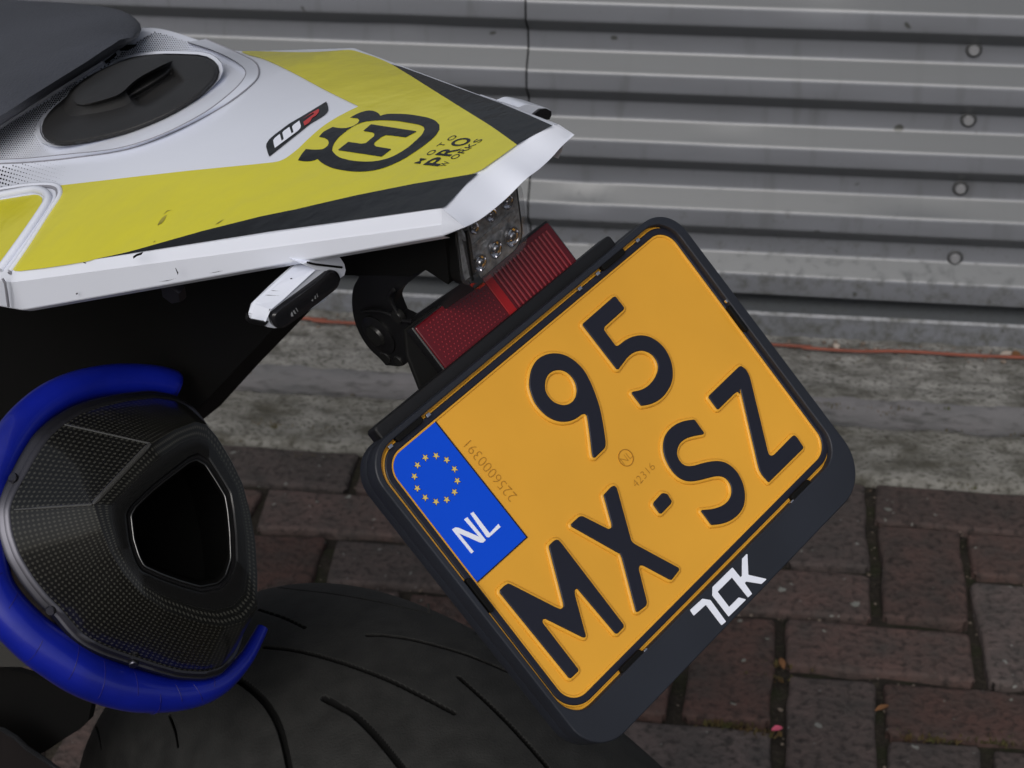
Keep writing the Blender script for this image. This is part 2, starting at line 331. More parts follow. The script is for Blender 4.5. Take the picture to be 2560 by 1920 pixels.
# ------------------------------------------------------------------ ground, paving, kerb
def sheet(name, x0, x1, y0, y1, z, mt, parent=None, nx=1, ny=1, amp=0., fr=10., **props):
    v = []; f = []
    for j in range(ny+1):
        for i in range(nx+1):
            x, y = x0+(x1-x0)*i/nx, y0+(y1-y0)*j/ny
            v.append((x, y, z+(amp*noise.noise((x*fr, y*fr, 3.3)) if amp else 0)))
    for j in range(ny):
        for i in range(nx): a = j*(nx+1)+i; f.append((a, a+1, a+nx+2, a+nx+1))
    return mesh(name, v, f, mt, parent, smooth=True, **props)
sheet('ground', -60, 60, -80, 2.6, -.03, M['ground'], kind='structure')
pav = sheet('pavement', -2.6, 2.6, -.6, 2.10, -.011, M['joint'], nx=160, ny=90, amp=.006, fr=28., kind='structure')
CX, CY, X0, Y0 = .1065, .0925, .055, 1.683
def brick_mesh(k):
    rg = random.Random(k); L, Wd, H = (2*CX-.011)/2, (CY-.0115)/2, .05; off = rg.uniform(0, 50)
    def axis(h): return sorted(set([round(x, 5) for t in (0, .0008, .0022, .004, .0065, .010) for x in (-h+t, h-t)]+[round(x, 5) for x in np.linspace(-h+.010, h-.010, 9 if h > .06 else 5)]))
    xs, ys = axis(L), axis(Wd); v = []; f = []; nx, ny = len(xs), len(ys)
    for x in xs:
        for y in ys:
            r_ = .0045+.0045*max(0, noise.noise((x*22+off, y*22, off)))+.006*max(0, noise.noise((x*60, y*60+off, 3))-.35)
            dx, dy = L-abs(x), Wd-abs(y); z = 0
            a = max(0, r_-dx)/r_; b = max(0, r_-dy)/r_; z -= r_*(1-math.sqrt(max(0, 1-min(1, a*a+b*b))))
            n1 = noise.noise_vector((x*14+off, y*14, off)); n2 = noise.noise_vector((x*55, y*55+off, off))
            cxy = .004*max(0, a+b-1)
            v.append((x+n1.x*.0035+n2.x*.0012-math.copysign(cxy, x), y+n1.y*.003+n2.y*.0012-math.copysign(cxy, y), z+n1.z*.0016+n2.z*.0009))
    for i in range(nx-1):
        for j in range(ny-1): a = i*ny+j; f.append((a, a+ny, a+ny+1, a+1))
    rim_ = [i*ny for i in range(nx)]+[(nx-1)*ny+j for j in range(1, ny)]+[i*ny+ny-1 for i in range(nx-2, -1, -1)]+[j for j in range(ny-2, 0, -1)]
    o = len(v); v += [(v[i][0], v[i][1], -H) for i in rim_]
    for i in range(len(rim_)): j = (i+1) % len(rim_); f.append((rim_[i], o+i, o+j, rim_[j]))
    me = bpy.data.meshes.new('brick'); me.from_pydata(v, [], f); me.update(); me.materials.append(M['brick'])
    me.polygons.foreach_set('use_smooth', [True]*len(me.polygons)); return me
BM = [brick_mesh(k) for k in range(9)]
nb = 0
for j in range(-3, 15):
    for i in range(-14, 14):
        for kind in ('H', 'V'):
            if kind == 'H' and j == -3: continue
            if (kind == 'H' and (i-j) % 4 != 0) or (kind == 'V' and (i-(j-1)) % 4 != 0): continue
            cx, cy = (X0+CX*(i+1), Y0-CY*(j+.5)) if kind == 'H' else (X0+CX*(i+.5), Y0-CY*(j+1))
            if cy < .75 or abs(cx+.1) > 1.35: continue
            o = bpy.data.objects.new('brick', random.choice(BM)); COL.objects.link(o); o.parent = pav
            o.location = (cx+random.gauss(0, .0015), cy+random.gauss(0, .0015), random.gauss(0, .0012))
            a = random.gauss(0, .018)+(math.pi if random.random() < .5 else 0)
            o.rotation_euler = (random.gauss(0, .008), random.gauss(0, .008), a+(math.pi/2 if kind == 'V' else 0))
            if kind == 'V': o.scale = (CY/CX, CX/CY, 1)
            nb += 1
# cut row of bricks that fills the zig-zag against the kerb
for i in range(-14, 14):
    j = -3; full = (i-j) % 4
    if full in (0,):
        cx = X0+CX*(i+1); sx = 1
    elif full in (2,): cx = X0+CX*(i+.5); sx = .48
    else: continue
    if abs(cx+.1) > 1.35: continue
    o = bpy.data.objects.new('brick', random.choice(BM)); COL.objects.link(o); o.parent = pav
    o.location = (cx, Y0+CY*2.5, random.gauss(0, .0012)); o.scale = (sx, 1, 1); o.rotation_euler = (0, 0, random.gauss(0, .01))

# kerb: low slab strip, then the raised ledge with a smooth nosing
def ledge(name, prof, mt, x0=-2.6, x1=2.6, nx=700, amp=.0025, mats=None, **props):
    v = []; f = []; n = len(prof)
    for i in range(nx+1):
        x = x0+(x1-x0)*i/nx
        for k, (y, z) in enumerate(prof):
            a = amp*(noise.noise((x*26, y*60, z*60))*1.0+.6*noise.noise((x*90, y*170, 2+z*90)))
            v.append((x, y+a*.6, z+a))
    for i in range(nx):
        for k in range(n-1): f.append((i*n+k, (i+1)*n+k, (i+1)*n+k+1, i*n+k+1))
    o = mesh(name, v, f, mt, smooth=True, **props)
    if name == 'base_flashing': sharp(o.data, 25)
    if mats:
        for i in range(nx):
            for k in range(n-1): o.data.polygons[i*(n-1)+k].material_index = mats[k]
    return o
sl = [(1.958, -.02), (1.960, -.002), (1.967, .004)]+[(y, .005) for y in np.linspace(1.975, 2.075, 14)]+[(2.085, -.006)]
ledge('gutter_slab', sl, M['kerb'], kind='structure')
KF = 2.085
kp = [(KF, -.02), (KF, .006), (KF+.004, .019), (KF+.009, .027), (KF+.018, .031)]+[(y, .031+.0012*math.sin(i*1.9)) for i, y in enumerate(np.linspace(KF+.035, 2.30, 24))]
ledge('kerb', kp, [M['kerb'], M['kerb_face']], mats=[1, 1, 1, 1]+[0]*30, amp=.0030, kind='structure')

# ------------------------------------------------------------------ corrugated wall
wall = thing('corrugated_wall', 'grey corrugated metal wall with horizontal ribs rising behind the motorcycle', 'wall', (0, 2.27, .04))
YC = 2.25
za = on_wall(1760, 181, YC)[2]; zb = on_wall(1760, 226, YC)[2]; zn = on_wall(1760, 350, YC)[2]
PER = za-zn; FL = za-zb; SLH = (PER-2*FL)/2*1.0; DEP = SLH*1.05
z_last_top = on_wall(1800, 681, YC)[2]; z_last_bot = on_wall(1800, 733, YC)[2]
prof = []                                       # from the foot upwards: (y, z)
def bend(p0, p1, p2, r=.0036, k=4):
    p0, p1, p2 = map(np.array, (p0, p1, p2)); u = (p0-p1)/np.linalg.norm(p0-p1); v = (p2-p1)/np.linalg.norm(p2-p1)
    return [tuple((1-s)**2*(p1+u*r)+2*s*(1-s)*p1+s*s*(p1+v*r)) for s in np.linspace(0, 1, k+1)]
raw = [(YC+DEP, z_last_bot-.004), (YC+.002, z_last_bot)]
zt = z_last_top
for k in range(12):
    raw += [(YC, zt), (YC+DEP, zt+SLH), (YC+DEP, zt+SLH+FL), (YC, zt+2*SLH+FL)]
    zt += PER
raw += [(YC, zt+.02)]
prof = [raw[0]]
for i in range(1, len(raw)-1): prof += bend(raw[i-1], raw[i], raw[i+1])
prof.append(raw[-1])
DENTS = [(on_wall(1460, 497, YC), .006, .03), (on_wall(2050, 20, YC), .003, .05), (on_wall(1820, 350, YC), .002, .04), (on_wall(1000, 75, YC), .003, .05), (on_wall(2300, 520, YC), .003, .06)]
def dent(x, z): return sum(a*math.exp(-((x-c[0])**2/(w*w)+(z-c[2])**2/(.012**2))) for c, a, w in DENTS)
def panel(x0, x1, dy):
    nx = 260; v = []; f = []; n = len(prof)
    for i in range(nx+1):
        x = x0+(x1-x0)*i/nx
        for y, z in prof: v.append((x, y+dy+dent(x, z)+.0006*noise.noise((x*2, z*6, 1)), z+.0007*noise.noise((x*2.5, z*9, 7))))
    for i in range(nx):
        for k in range(n-1): f.append((i*n+k, (i+1)*n+k, (i+1)*n+k+1, i*n+k+1))
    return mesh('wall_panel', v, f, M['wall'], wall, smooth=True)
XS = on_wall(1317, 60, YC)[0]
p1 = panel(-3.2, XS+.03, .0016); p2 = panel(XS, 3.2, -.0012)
# folded edge of the right-hand sheet
mesh('sheet_edge', [(XS-.0022+.0022*(d > 0), y-.0016+d*.5, z) for y, z in prof for d in (-.0006, .0030)], [(2*i, 2*i+1, 2*i+3, 2*i+2) for i in range(len(prof)-1)], M['matte'], wall)
zft, zfb = on_wall(1900, 782, YC+.004)[2], on_wall(1900, 856, YC+.004)[2]
fp = [(YC+.05, .30), (YC+.05, zft+.012), (YC+.012, zft+.003), (YC+.006, zft+.001), (YC+.004, zft-.003), (YC+.004, zfb), (YC+.004, .02)]
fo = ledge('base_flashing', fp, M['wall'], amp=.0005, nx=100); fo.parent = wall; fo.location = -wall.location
for (bx, by) in ((2434.5, 123), (2421, 298), (2401, 469), (2387.5, 643)):
    c = on_wall(bx, by, YC+DEP-.001)
    rings = disc(c, (0, -1, 0), .0105, .003, 28); b = loft('washer', rings, M['washer'], wall, close=True)
    h = loft('bolt', disc(c+np.array([0, -.003, 0]), (0, -1, 0), .0068, .004, 12), M['bolt_head'], wall, close=True)

# ------------------------------------------------------------------ cable and litter at the foot of the wall
z5 = zone(1760, 600, 800)
path = [(-1.6, 2.235, .0385), (-1.1, 2.238, .0385)]
P = [on_ground(x, y, .0385) for x, y in q(500, 500, 800, [(640, 812), (840, 828), (1050, 850)])+z5([(450, 722), (700, 745), (1050, 768), (1300, 768), (1500, 775), (1800, 795), (2212, 812)])]
pts = spline(path+[tuple(p) for p in P]+[(1.0, 2.236, .0385), (1.8, 2.232, .0385)], 160)
cab = tube('cable', pts, .0023, M['cable'], label='thin orange cable lying along the foot of the metal wall', category='cable')

def scatter(name, pts, r0, r1, mt, flat=.6, **props):
    v = []; f = []
    ico = bmesh.new(); bmesh.ops.create_icosphere(ico, subdivisions=1, radius=1); ico.verts.ensure_lookup_table()
    base = [x.co.copy() for x in ico.verts]; fb = [[x.index for x in g.verts] for g in ico.faces]; ico.free()
    for p in pts:
        r = random.uniform(r0, r1)*random.choice((.5, .7, 1)); o = len(v); sc = (random.uniform(.6, 1.4), random.uniform(.6, 1.2), random.uniform(.4, 1)*flat); a = random.random()*6
        for b in base:
            k = 1+.25*noise.noise(b*1.7+Vector(p)*40); x, y, z = b.x*sc[0]*r*k, b.y*sc[1]*r*k, b.z*sc[2]*r*k
            v.append((p[0]+x*math.cos(a)-y*math.sin(a), p[1]+x*math.sin(a)+y*math.cos(a), p[2]+z))
        f += [[i+o for i in g] for g in fb]
    return mesh(name, v, f, mt, **props)
pp = [(random.uniform(-1.6, 1.2), 2.242-abs(random.gauss(0, .018)), .034) for _ in range(900)]
scatter('grit', pp, .0012, .0042, M['pebble'], kind='stuff', label='grit and crumbs of dirt collected at the foot of the wall')
pale = mat('pale_stone', (.42, .36, .31), .8, var=.3, vscale=60)
for (x, y, r, lab) in ((1760+1420*.3617, 600+798*.3617, .0055, 'largest pale pebble lying under the orange cable, right of the plate'), (1760+1180*.3617, 600+797*.3617, .0032, 'small white pebble under the orange cable, left of the larger one'), (1760+940*.3617, 600+462*.3617, .0060, 'white flake of stone lying on the ledge of the wall base')):
    p = on_wall(x, y, 2.222 if y > 700 else YC+.012)
    p[2] = .038 if y > 700 else p[2]
    o = scatter('pebble', [p], r, r, pale, .7, label=lab, category='pebble')
gp = []
for _ in range(1500):
    i, j = random.randint(-12, 12), random.randint(-3, 10)
    if random.random() < .5: gp.append((X0+CX*i+random.gauss(0, .003), Y0-CY*(j+random.random()), -.006))
    else: gp.append((X0+CX*(i+random.random()), Y0-CY*j+random.gauss(0, .003), -.006))
scatter('sand', gp, .0008, .003, M['pebble'], kind='stuff', label='sand and grit lying in the brick joints')
# moss tufts and sprigs in joints
def tufts(name, centres, n, spread, h, mt, **props):
    v = []; f = []
    for c in centres:
        for _ in range(n):
            x, y = c[0]+random.gauss(0, spread*2.2), c[1]+random.gauss(0, spread*.5); a = random.random()*6.28; t = random.gauss(0, .6); hh = h*random.uniform(.4, 1.2); w = hh*.22
            dx, dy = math.cos(a)*w, math.sin(a)*w; tx, ty = math.cos(a+1.5)*hh*math.sin(t), math.sin(a+1.5)*hh*math.sin(t); o = len(v); z = c[2]
            v += [(x-dx, y-dy, z), (x+dx, y+dy, z), (x+dx*.8+tx*.6, y+dy*.8+ty*.6, z+hh*.6*math.cos(t)), (x+tx, y+ty, z+hh*math.cos(t)), (x-dx*.8+tx*.6, y-dy*.8+ty*.6, z+hh*.6*math.cos(t))]
            f.append((o, o+1, o+2, o+3, o+4))
    return mesh(name, v, f, mt, **props)
zc = zone(1760, 1320, 800); z4b = zone(1300, 1320, 800)
mc = [tuple(on_ground(x, y, -.005)) for x, y in zc([(130, 1370), (200, 1390), (2000, 1480), (2060, 1490), (1650, 1475), (1430, 1450), (470, 1050), (580, 960), (400, 1430)])]
tufts('moss', mc, 46, .006, .007, M['tuft'], kind='stuff', label='moss tufts and crumbs in the joints between the bricks')
mc2 = [(random.uniform(-1.2, .6), random.choice((1.955, 2.08, 2.2)) + random.gauss(0, .01), .002 if random.random() < .5 else .030) for _ in range(150)]
tufts('moss', mc2, 18, .006, .004, M['tuft'], kind='stuff', label='low moss along the edges of the concrete kerb')
# petal and dry leaves
def leaf(name, c, L, Wd, a, mt, **props):
    v = []; f = []; n = 6
    for i in range(n+1):
        t = i/n; w = Wd*math.sin(math.pi*min(max(t, .04), .96))**.8
        for s in (-1, 0, 1):
            x, y = (t-.5)*L, s*w/2; z = .0012*abs(s)+.0016*math.sin(t*3)
            v.append((c[0]+x*math.cos(a)-y*math.sin(a), c[1]+x*math.sin(a)+y*math.cos(a), c[2]+z))
    for i in range(n):
        for k in (0, 1): b = i*3+k; f.append((b, b+1, b+4, b+3))
    return mesh(name, v, f, mt, smooth=True, **props)
leaf('petal', on_ground(*zc([(505, 1395)])[0], .003), .012, .008, .4, M['petal'], label='small pink petal in a brick joint below the plate', category='petal')
lc = [((540, 940), 'rust brown leaf crumb in the joint left of the grey brick'), ((1230, 1250), 'brown leaf crumb in the upright joint between two red bricks')]
for (p, lab) in lc: leaf('dry_leaf', on_ground(*zc([p])[0], .0), .018, .007, random.random()*3, M['leaf'], label=lab, category='leaf')
lw = [((2090, 800), 'pale dry leaf under the cable at the right picture edge'), ((2150, 830), 'orange dry leaf beside the pale one at the right edge')]
for k, (p, lab) in enumerate(lw):
    c = on_wall(*z5([p])[0], 2.225); c[2] = .037; leaf('dry_leaf', c, .022, .012, .5+k, M['leaf'] if k else pale, label=lab, category='leaf')

# ------------------------------------------------------------------ motorcycle
base = world([-.16, -.06, -.54]); base[2] = 0
bike_o = thing('motorcycle', 'white and yellow supermoto motorcycle seen from behind, leaning on its stand before the grey wall', 'motorcycle', tuple(base))

# ---- tail fairing -------------------------------------------------
def wid(r): return .034+.351*np.clip(-.044-r, 0, .228)
def smst(x): x = np.clip(x, 0, 1); return x*x*(3-2*x)
def top(r, s):
    d = -.044-r; w = wid(r)
    return .143-.299*d+.020*smst(d/.28)*(1-(s/w)**2)+.019*smst((d-.325)/.10)
def surf(px, off=0.):
    """points of the tail's upper skin seen at these photo pixels, lifted by off"""
    px = np.atleast_2d(np.array(px, float)); D = np.stack([(px[:, 0]-1280)/F, (px[:, 1]-960)/F, np.ones(len(px))], 1)@RC
    ts = np.linspace(.70, 1.35, 131); c0 = BF@(CAM-PC); Db = D@BF.T
    Q = c0[None, None]+Db[:, None]*ts[None, :, None]; fv = Q[..., 2]-top(Q[..., 0], Q[..., 1])-off
    ok = np.abs(Q[..., 1]) < wid(Q[..., 0])*1.12+.006
    sg = (fv[:, :-1] > 0) & (fv[:, 1:] <= 0) & ok[:, :-1]
    has = sg.any(1); i = np.where(has, sg.argmax(1), np.where(ok, np.abs(fv), 9).argmin(1)); i = np.minimum(i, len(ts)-2)
    k = np.arange(len(px)); a, b = fv[k, i], fv[k, i+1]; w = np.where(has, a/np.where(has, a-b, 1), 0)
    t = ts[i]+w*(ts[1]-ts[0]); Qb = c0+Db*t[:, None]
    return Qb@BF+PC
def inside(P, loops):
    x, y = P[:, 0], P[:, 1]; c = np.zeros(len(P), bool)
    for L in loops:
        L = np.array(L); a = L; b = np.roll(L, -1, 0)
        for (x0, y0), (x1, y1) in zip(a, b):
            if y0 == y1: continue
            hit = ((y0 > y) != (y1 > y)) & (x < (x1-x0)*(y-y0)/(y1-y0)+x0); c ^= hit
    return c
def decal(name, loops, mt, off, parent, step=14., project=None, smooth=True, **props):
    """thin film cut to the loops (photo outlines) and laid on the skin"""
    loops = [np.array(L, float) for L in loops]; V = []; E = []
    for L in loops:
        n0 = len(V); pts = []
        for i in range(len(L)):
            a, b = L[i], L[(i+1) % len(L)]; k = max(1, int(np.linalg.norm(b-a)/step))
            for j in range(k): pts.append(a+(b-a)*j/k)
        V += pts; E += [(n0+i, n0+(i+1) % len(pts)) for i in range(len(pts))]
    A = np.vstack(loops); x0, y0 = A.min(0); x1, y1 = A.max(0); g = np.array([(x, y) for x in np.arange(x0+step*.5, x1, step) for y in np.arange(y0+step*.5, y1, step)])
    if len(g):
        g = g[inside(g, loops)]; VV = np.array(V)
        g = [p for p in g if np.min(np.sum((VV-p)**2, 1)) > (step*.35)**2]
        V += list(g)
    vo, eo, fo_, *_ = geometry.delaunay_2d_cdt([Vector(p) for p in V], E, [], 0, 1e-4)
    P2 = np.array([tuple(p) for p in vo]); cen = np.array([P2[list(f)].mean(0) for f in fo_]); keep = inside(cen, loops)
    W3 = (project or (lambda p: surf(p, off)))(P2)
    faces = [tuple(f)[::-1] for f, k in zip(fo_, keep) if k]
    used = sorted({i for f in faces for i in f}); mp_ = {i: k for k, i in enumerate(used)}
    VV = np.array([W3[i] for i in used]); FF = [tuple(mp_[i] for i in f) for f in faces]
    if project is None:
        Bq = (VV-PC)@BF.T; e_ = 1e-4; r_, s_ = Bq[:, 0], Bq[:, 1]
        gr_ = (top(r_+e_, s_)-top(r_-e_, s_))/(2*e_); gs_ = (top(r_, s_+e_)-top(r_, s_-e_))/(2*e_)
        N_ = np.stack([-gr_, -gs_, np.ones(len(r_))], 1); N_ /= np.linalg.norm(N_, axis=1)[:, None]; N_ = N_@BF
        FF = [f if np.cross(VV[f[1]]-VV[f[0]], VV[f[2]]-VV[f[0]])@N_[f[0]] > 0 else f[::-1] for f in FF]
    o = mesh(name, VV, FF, mt, parent, smooth=smooth, **props)
    if project is None: o.data.normals_split_custom_set_from_vertices([tuple(x) for x in N_])
    return o

Apx = [(1104, 521), (1150, 478), (1193, 432), (1240, 396), (1292, 361), (1340, 336), (1384, 311)]
A3 = [surf([p])[0] for p in Apx]; AB = np.array([bike(p) for p in A3])
rs = np.linspace(-.0445, -.64, 170); v = []; f = []; NS = 60
LIM = np.array([bike(p) for p in surf(q(0, 0, 800, [(1180, 186), (1120, 188), (1085, 208), (1040, 238), (960, 290), (880, 330)]))])
_o = np.argsort(LIM[:, 0])
def slim(r): return float(np.interp(r, LIM[_o, 0], LIM[_o, 1])) if r < LIM[0, 0] else 9.
def ring_at(r):
    w = wid(r); k = np.clip((-.044-r)/.23, 0, 1); out_, dn, side = .0028+.0004*k, .0062-.0024*k, .006+.0115*k
    row = []
    t0 = top(r, w)
    row.append((r, -(w+out_-.003), t0-dn-side-.003)); row.append((r, -(w+out_+.0005), t0-dn-side)); row.append((r, -(w+out_+.0008), t0-dn-side+.0008)); row.append((r, -(w+out_), t0-dn-.0006)); row.append((r, -(w+out_-.0007), t0-dn+.0004))
    row.append((r, -w-.0003, t0-.0004))
    for s in np.linspace(-w, w, NS):
        s = min(s, slim(r)); re_ = min(r, float(np.interp(s, AB[:, 1], AB[:, 0]))); row.append((re_, s, float(top(re_, s))))
    if slim(r) < w: t1 = float(top(r, slim(r))); row += [(r, slim(r)+.001*k_, t1-.004*k_) for k_ in range(1, 7)]
    else: row += [(r, w+.0018, t0-.0003), (r, w+.0038, t0-.0012)]+[(a, -b+.001, c-.002) for a, b, c in row[:4][::-1]]
    return row
for r_ in rs: v += [world(p) for p in ring_at(r_)]
n = NS+12
for i in range(len(rs)-1):
    for k in range(n-1): f.append((i*n+k, i*n+k+1, (i+1)*n+k+1, (i+1)*n+k))
fair = mesh('tail_fairing', v, f, M['white'], bike_o, auto=22)
# rear facet of the tail: from the film edge down to the chipped lower lip
Epx = [(1162, 568), (1196, 551), (1233, 524), (1270, 492), (1312, 450), (1345, 425), (1375, 398), (1405, 365), (1436, 337)]
E3 = [on_s(x, y, s) for (x, y), s in zip(Epx, np.linspace(-.036, .043, len(Epx)))]
Ac, Ec_ = spline(A3, 41), spline(E3, 41)
lb = [p+world([.0, 0, 0])*0-U*.003-R*.004 for p in Ec_]; lb2 = [p-U*.004-R*.03 for p in Ec_]
rows = [list(Ac), [a*.5+b*.5+U*.0002 for a, b in zip(Ac, Ec_)], [b+U*.0004-R*.0008 for b in Ec_], list(Ec_), lb, lb2]
v = []; f = []
for row in rows: v += row
nn = len(Ac)
for i in range(len(rows)-1):
    for k in range(nn-1): f.append((i*nn+k, i*nn+k+1, (i+1)*nn+k+1, (i+1)*nn+k))
# corner gussets joining side faces and rear facet
cl = [world(p) for p in ring_at(-.0448)[:6]]; b0 = len(v); v += cl
f += [(0, b0+5, b0+4), (0, b0+4, 2*nn), (b0+4, b0+3, 2*nn), (b0+3, b0+2, 3*nn, 2*nn), (b0+2, b0+1, 3*nn)]
cr = [world(p) for p in ring_at(-.044)[-6:]][::-1]; b1 = len(v); v += cr; e = nn-1
f += [(e, b1+5, b1+4), (e, b1+4, 2*nn+e)]
mesh('rear_lip', v, f, M['white'], fair, auto=28)

z1, z2, z4, z5b = zone(0, 0, 800), zone(600, 0, 800), zone(0, 400, 800), zone(500, 500, 800)
yel = z4([(80, 750), (95, 765), (130, 769), (350, 742), (600, 702), (670, 682), (870, 640), (1100, 575), (1400, 490), (1800, 390), (2212, 305)]) \
    + z2([(300, 1465), (800, 1350), (1200, 1270), (1640, 1197), (1760, 1110), (1915, 1000), (1750, 880), (1500, 725), (1300, 600), (1150, 505), (1040, 438), (930, 392), (850, 368), (780, 345), (720, 345), (600, 354), (500, 360), (350, 360), (200, 355), (60, 352), (0, 356), (60, 380), (160, 405), (270, 455), (400, 520), (600, 630), (820, 735), (760, 762), (650, 820), (560, 880), (460, 970), (400, 1030), (290, 1115), (100, 1135)]) \
    + z1([(1300, 1180), (900, 1225), (410, 1282)]) + z4([(414, 215), (400, 262), (300, 420), (180, 620)])
blk1 = z4([(660, 684), (870, 640), (1100, 575), (1400, 490), (1800, 390), (2212, 305)]) + z2([(300, 1465), (800, 1350), (1200, 1270), (1645, 1197), (1560, 1275), (1470, 1375), (1420, 1425), (1400, 1436), (1300, 1448), (1000, 1490), (600, 1545), (200, 1600)]) + z4([(2100, 455), (1700, 520), (1350, 575), (1000, 630)])
blk2 = z2([(1045, 442), (1180, 523), (1300, 600), (1500, 725), (1750, 880), (1915, 1000), (2030, 930), (2160, 867), (2000, 795), (1800, 712), (1600, 640), (1400, 566), (1250, 510), (1100, 457)])
yel2 = z4([(-60, 288), (0, 275), (230, 238), (270, 242), (292, 262), (290, 300), (250, 370), (130, 545), (0, 712), (-60, 790)])
decal('yellow_film', [fillet(yel, 2.)], M['yellow'], .0004, fair)
decal('black_film', [blk1], M['film_black'], .00042, fair)
decal('black_film', [blk2], M['film_black'], .00042, fair)
decal('yellow_film', [fillet(yel2, 3)], M['yellow'], .0003, fair)
logo = z2([(760, 812), (800, 790), (840, 773), (885, 762), (925, 766), (955, 780), (970, 800), (1010, 787), (1080, 785), (1150, 788), (1220, 797), (1300, 812), (1350, 832), (1378, 862), (1378, 895), (1350, 940), (1310, 975), (1250, 1022), (1150, 1088), (1100, 1115), (1050, 1138), (1000, 1158), (940, 1175), (880, 1184), (820, 1187), (760, 1184), (700, 1175), (650, 1165), (600, 1146), (560, 1122), (535, 1098), (515, 1108), (480, 1115), (440, 1115), (400, 1108), (425, 1065), (455, 1030), (500, 1034), (545, 1034), (580, 1028), (605, 1008), (614, 988), (608, 968), (590, 955), (545, 945), (575, 910), (640, 877), (680, 884), (730, 886), (780, 872), (815, 850), (825, 830), (812, 818)])
hole = z2([(640, 1012), (655, 982), (680, 950), (740, 900), (790, 868), (850, 842), (920, 833), (1000, 830), (1080, 834), (1180, 850), (1240, 862), (1268, 875), (1275, 895), (1262, 925), (1230, 958), (1170, 1012), (1120, 1046), (1070, 1074), (1020, 1095), (960, 1110), (900, 1117), (840, 1116), (770, 1110), (690, 1090), (655, 1065), (636, 1040)])
hh = z2([(905, 858), (1225, 907), (1145, 949), (1040, 936), (1005, 934), (975, 948), (930, 985), (926, 1000), (940, 1012), (1048, 1030), (978, 1083), (675, 1037), (748, 980), (840, 993), (870, 988), (925, 942), (930, 925), (915, 915), (850, 905)])
decal('crowned_h_emblem', [fillet(logo, .5, 30), fillet(hole, .5, 40)], M['film_black'], .0006, fair, step=7)
decal('crowned_h_emblem', [fillet(hh, 1.5, 10)], M['film_black'], .0006, fair, step=7)
# badge
zb_ = zone(640, 220, 260)
bo = zb_([(1495, 285), (1515, 340), (1535, 410), (1532, 475), (1500, 530), (1400, 610), (1150, 760), (700, 1120), (280, 1455), (250, 1380), (215, 1250), (220, 1185), (280, 1090), (400, 985), (700, 760), (1000, 585)])
bw = zb_([(365, 1110), (400, 1060), (505, 975), (545, 1120), (590, 1085), (560, 950), (590, 910), (710, 825), (755, 965), (800, 935), (765, 820), (800, 780), (920, 690), (955, 800), (945, 850), (890, 910), (400, 1275), (380, 1200)])
br = zb_([(985, 665), (1160, 540), (1325, 440), (1345, 470), (1330, 520), (1270, 590), (1190, 635), (1160, 700), (1110, 750), (1030, 800), (1005, 720), (1235, 545), (1220, 525), (1100, 590)])
decal('badge', [bo], M['film_black'], .0005, fair, step=8)
decal('badge_letter', [bw], M['white_print'], .0007, fair, step=6)
decal('badge_letter', [br], M['red_print'], .0007, fair, step=6)
# printed words
def glyph(ch, bold=0.):
    cu = bpy.data.curves.new('g', 'FONT'); cu.body = ch; cu.resolution_u = 4; cu.offset = bold; ob = bpy.data.objects.new('g', cu); COL.objects.link(ob)
    dg = bpy.context.evaluated_depsgraph_get(); me = bpy.data.meshes.new_from_object(ob.evaluated_get(dg)); bpy.data.objects.remove(ob); bpy.data.curves.remove(cu)
    co = np.array([tuple(x.co)[:2] for x in me.vertices]); fc = [tuple(p.vertices) for p in me.polygons]; bpy.data.meshes.remove(me)
    return co, fc
zt_ = zone(1000, 300, 240)
def word(chars, centres, wv, uv, bold, off=.0006):
    v = []; f = []
    for ch, c in zip(chars, centres):
        co, fc = glyph(ch, bold); lo, hi = co.min(0), co.max(0); t = (co-lo)/(hi-lo)-.5
        k = .75 if ch in 'TS' else 1.
        P = np.array(c)+t[:, :1]*np.array(wv)*k+t[:, 1:]*np.array(uv); W3 = surf(np.array(zt_([tuple(p) for p in P])), off)
        o = len(v); v += list(W3); f += [tuple(i+o for i in g) for g in fc]
    return mesh('print_word', v, f, M['film_black'], fair)
word('MOTO', [(465, 943), (720, 747), (960, 565), (1195, 412)], (160, -118), (-138, -14), .004)
word('PRO', [(835, 955), (1110, 728), (1400, 505)], (285, -185), (-345, -38), .022)
word('WORKS', [(1030, 1010), (1275, 840), (1460, 707), (1628, 592), (1790, 480)], (150, -112), (-150, -16), .004)
# scuffs on the film
def scuff(pts, w, mt, off=.0006):
    P = np.array(pts, float); L = []
    for s in (1, -1):
        for i in (range(len(P)) if s == 1 else range(len(P)-1, -1, -1)):
            t = P[min(i+1, len(P)-1)]-P[max(i-1, 0)]; t /= np.linalg.norm(t); nrm = np.array([-t[1], t[0]]); ww = w*math.sin(math.pi*(i+.15)/(len(P)-.7)); L.append(P[i]+nrm*ww*s)
    return decal('scuff', [L], mt, off, fair, step=9)
M['scuff'] = mat('scuff_mark', (.33, .29, .04), .6, var=.5, vscale=200)
scuff(z4([(1090, 450), (1110, 430), (1130, 405), (1150, 380)]), 4.5, M['scuff']); scuff(z4([(1130, 375), (1155, 352), (1185, 345)]), 1.1, M['scuff'])
scuff(z4([(1490, 445), (1515, 430), (1545, 410)]), 1.6, M['scuff']); scuff(z4([(1060, 570), (1068, 562), (1074, 556)]), 1.2, M['scuff'])
def chip(pts, s, mt=M['film_black']):
    P = [on_s(x, y, s) for x, y in pts]; c = np.mean(P, 0); v = [p-S*.0006 for p in P]; mesh('chip', v, [tuple(range(len(v)))], mt, fair)
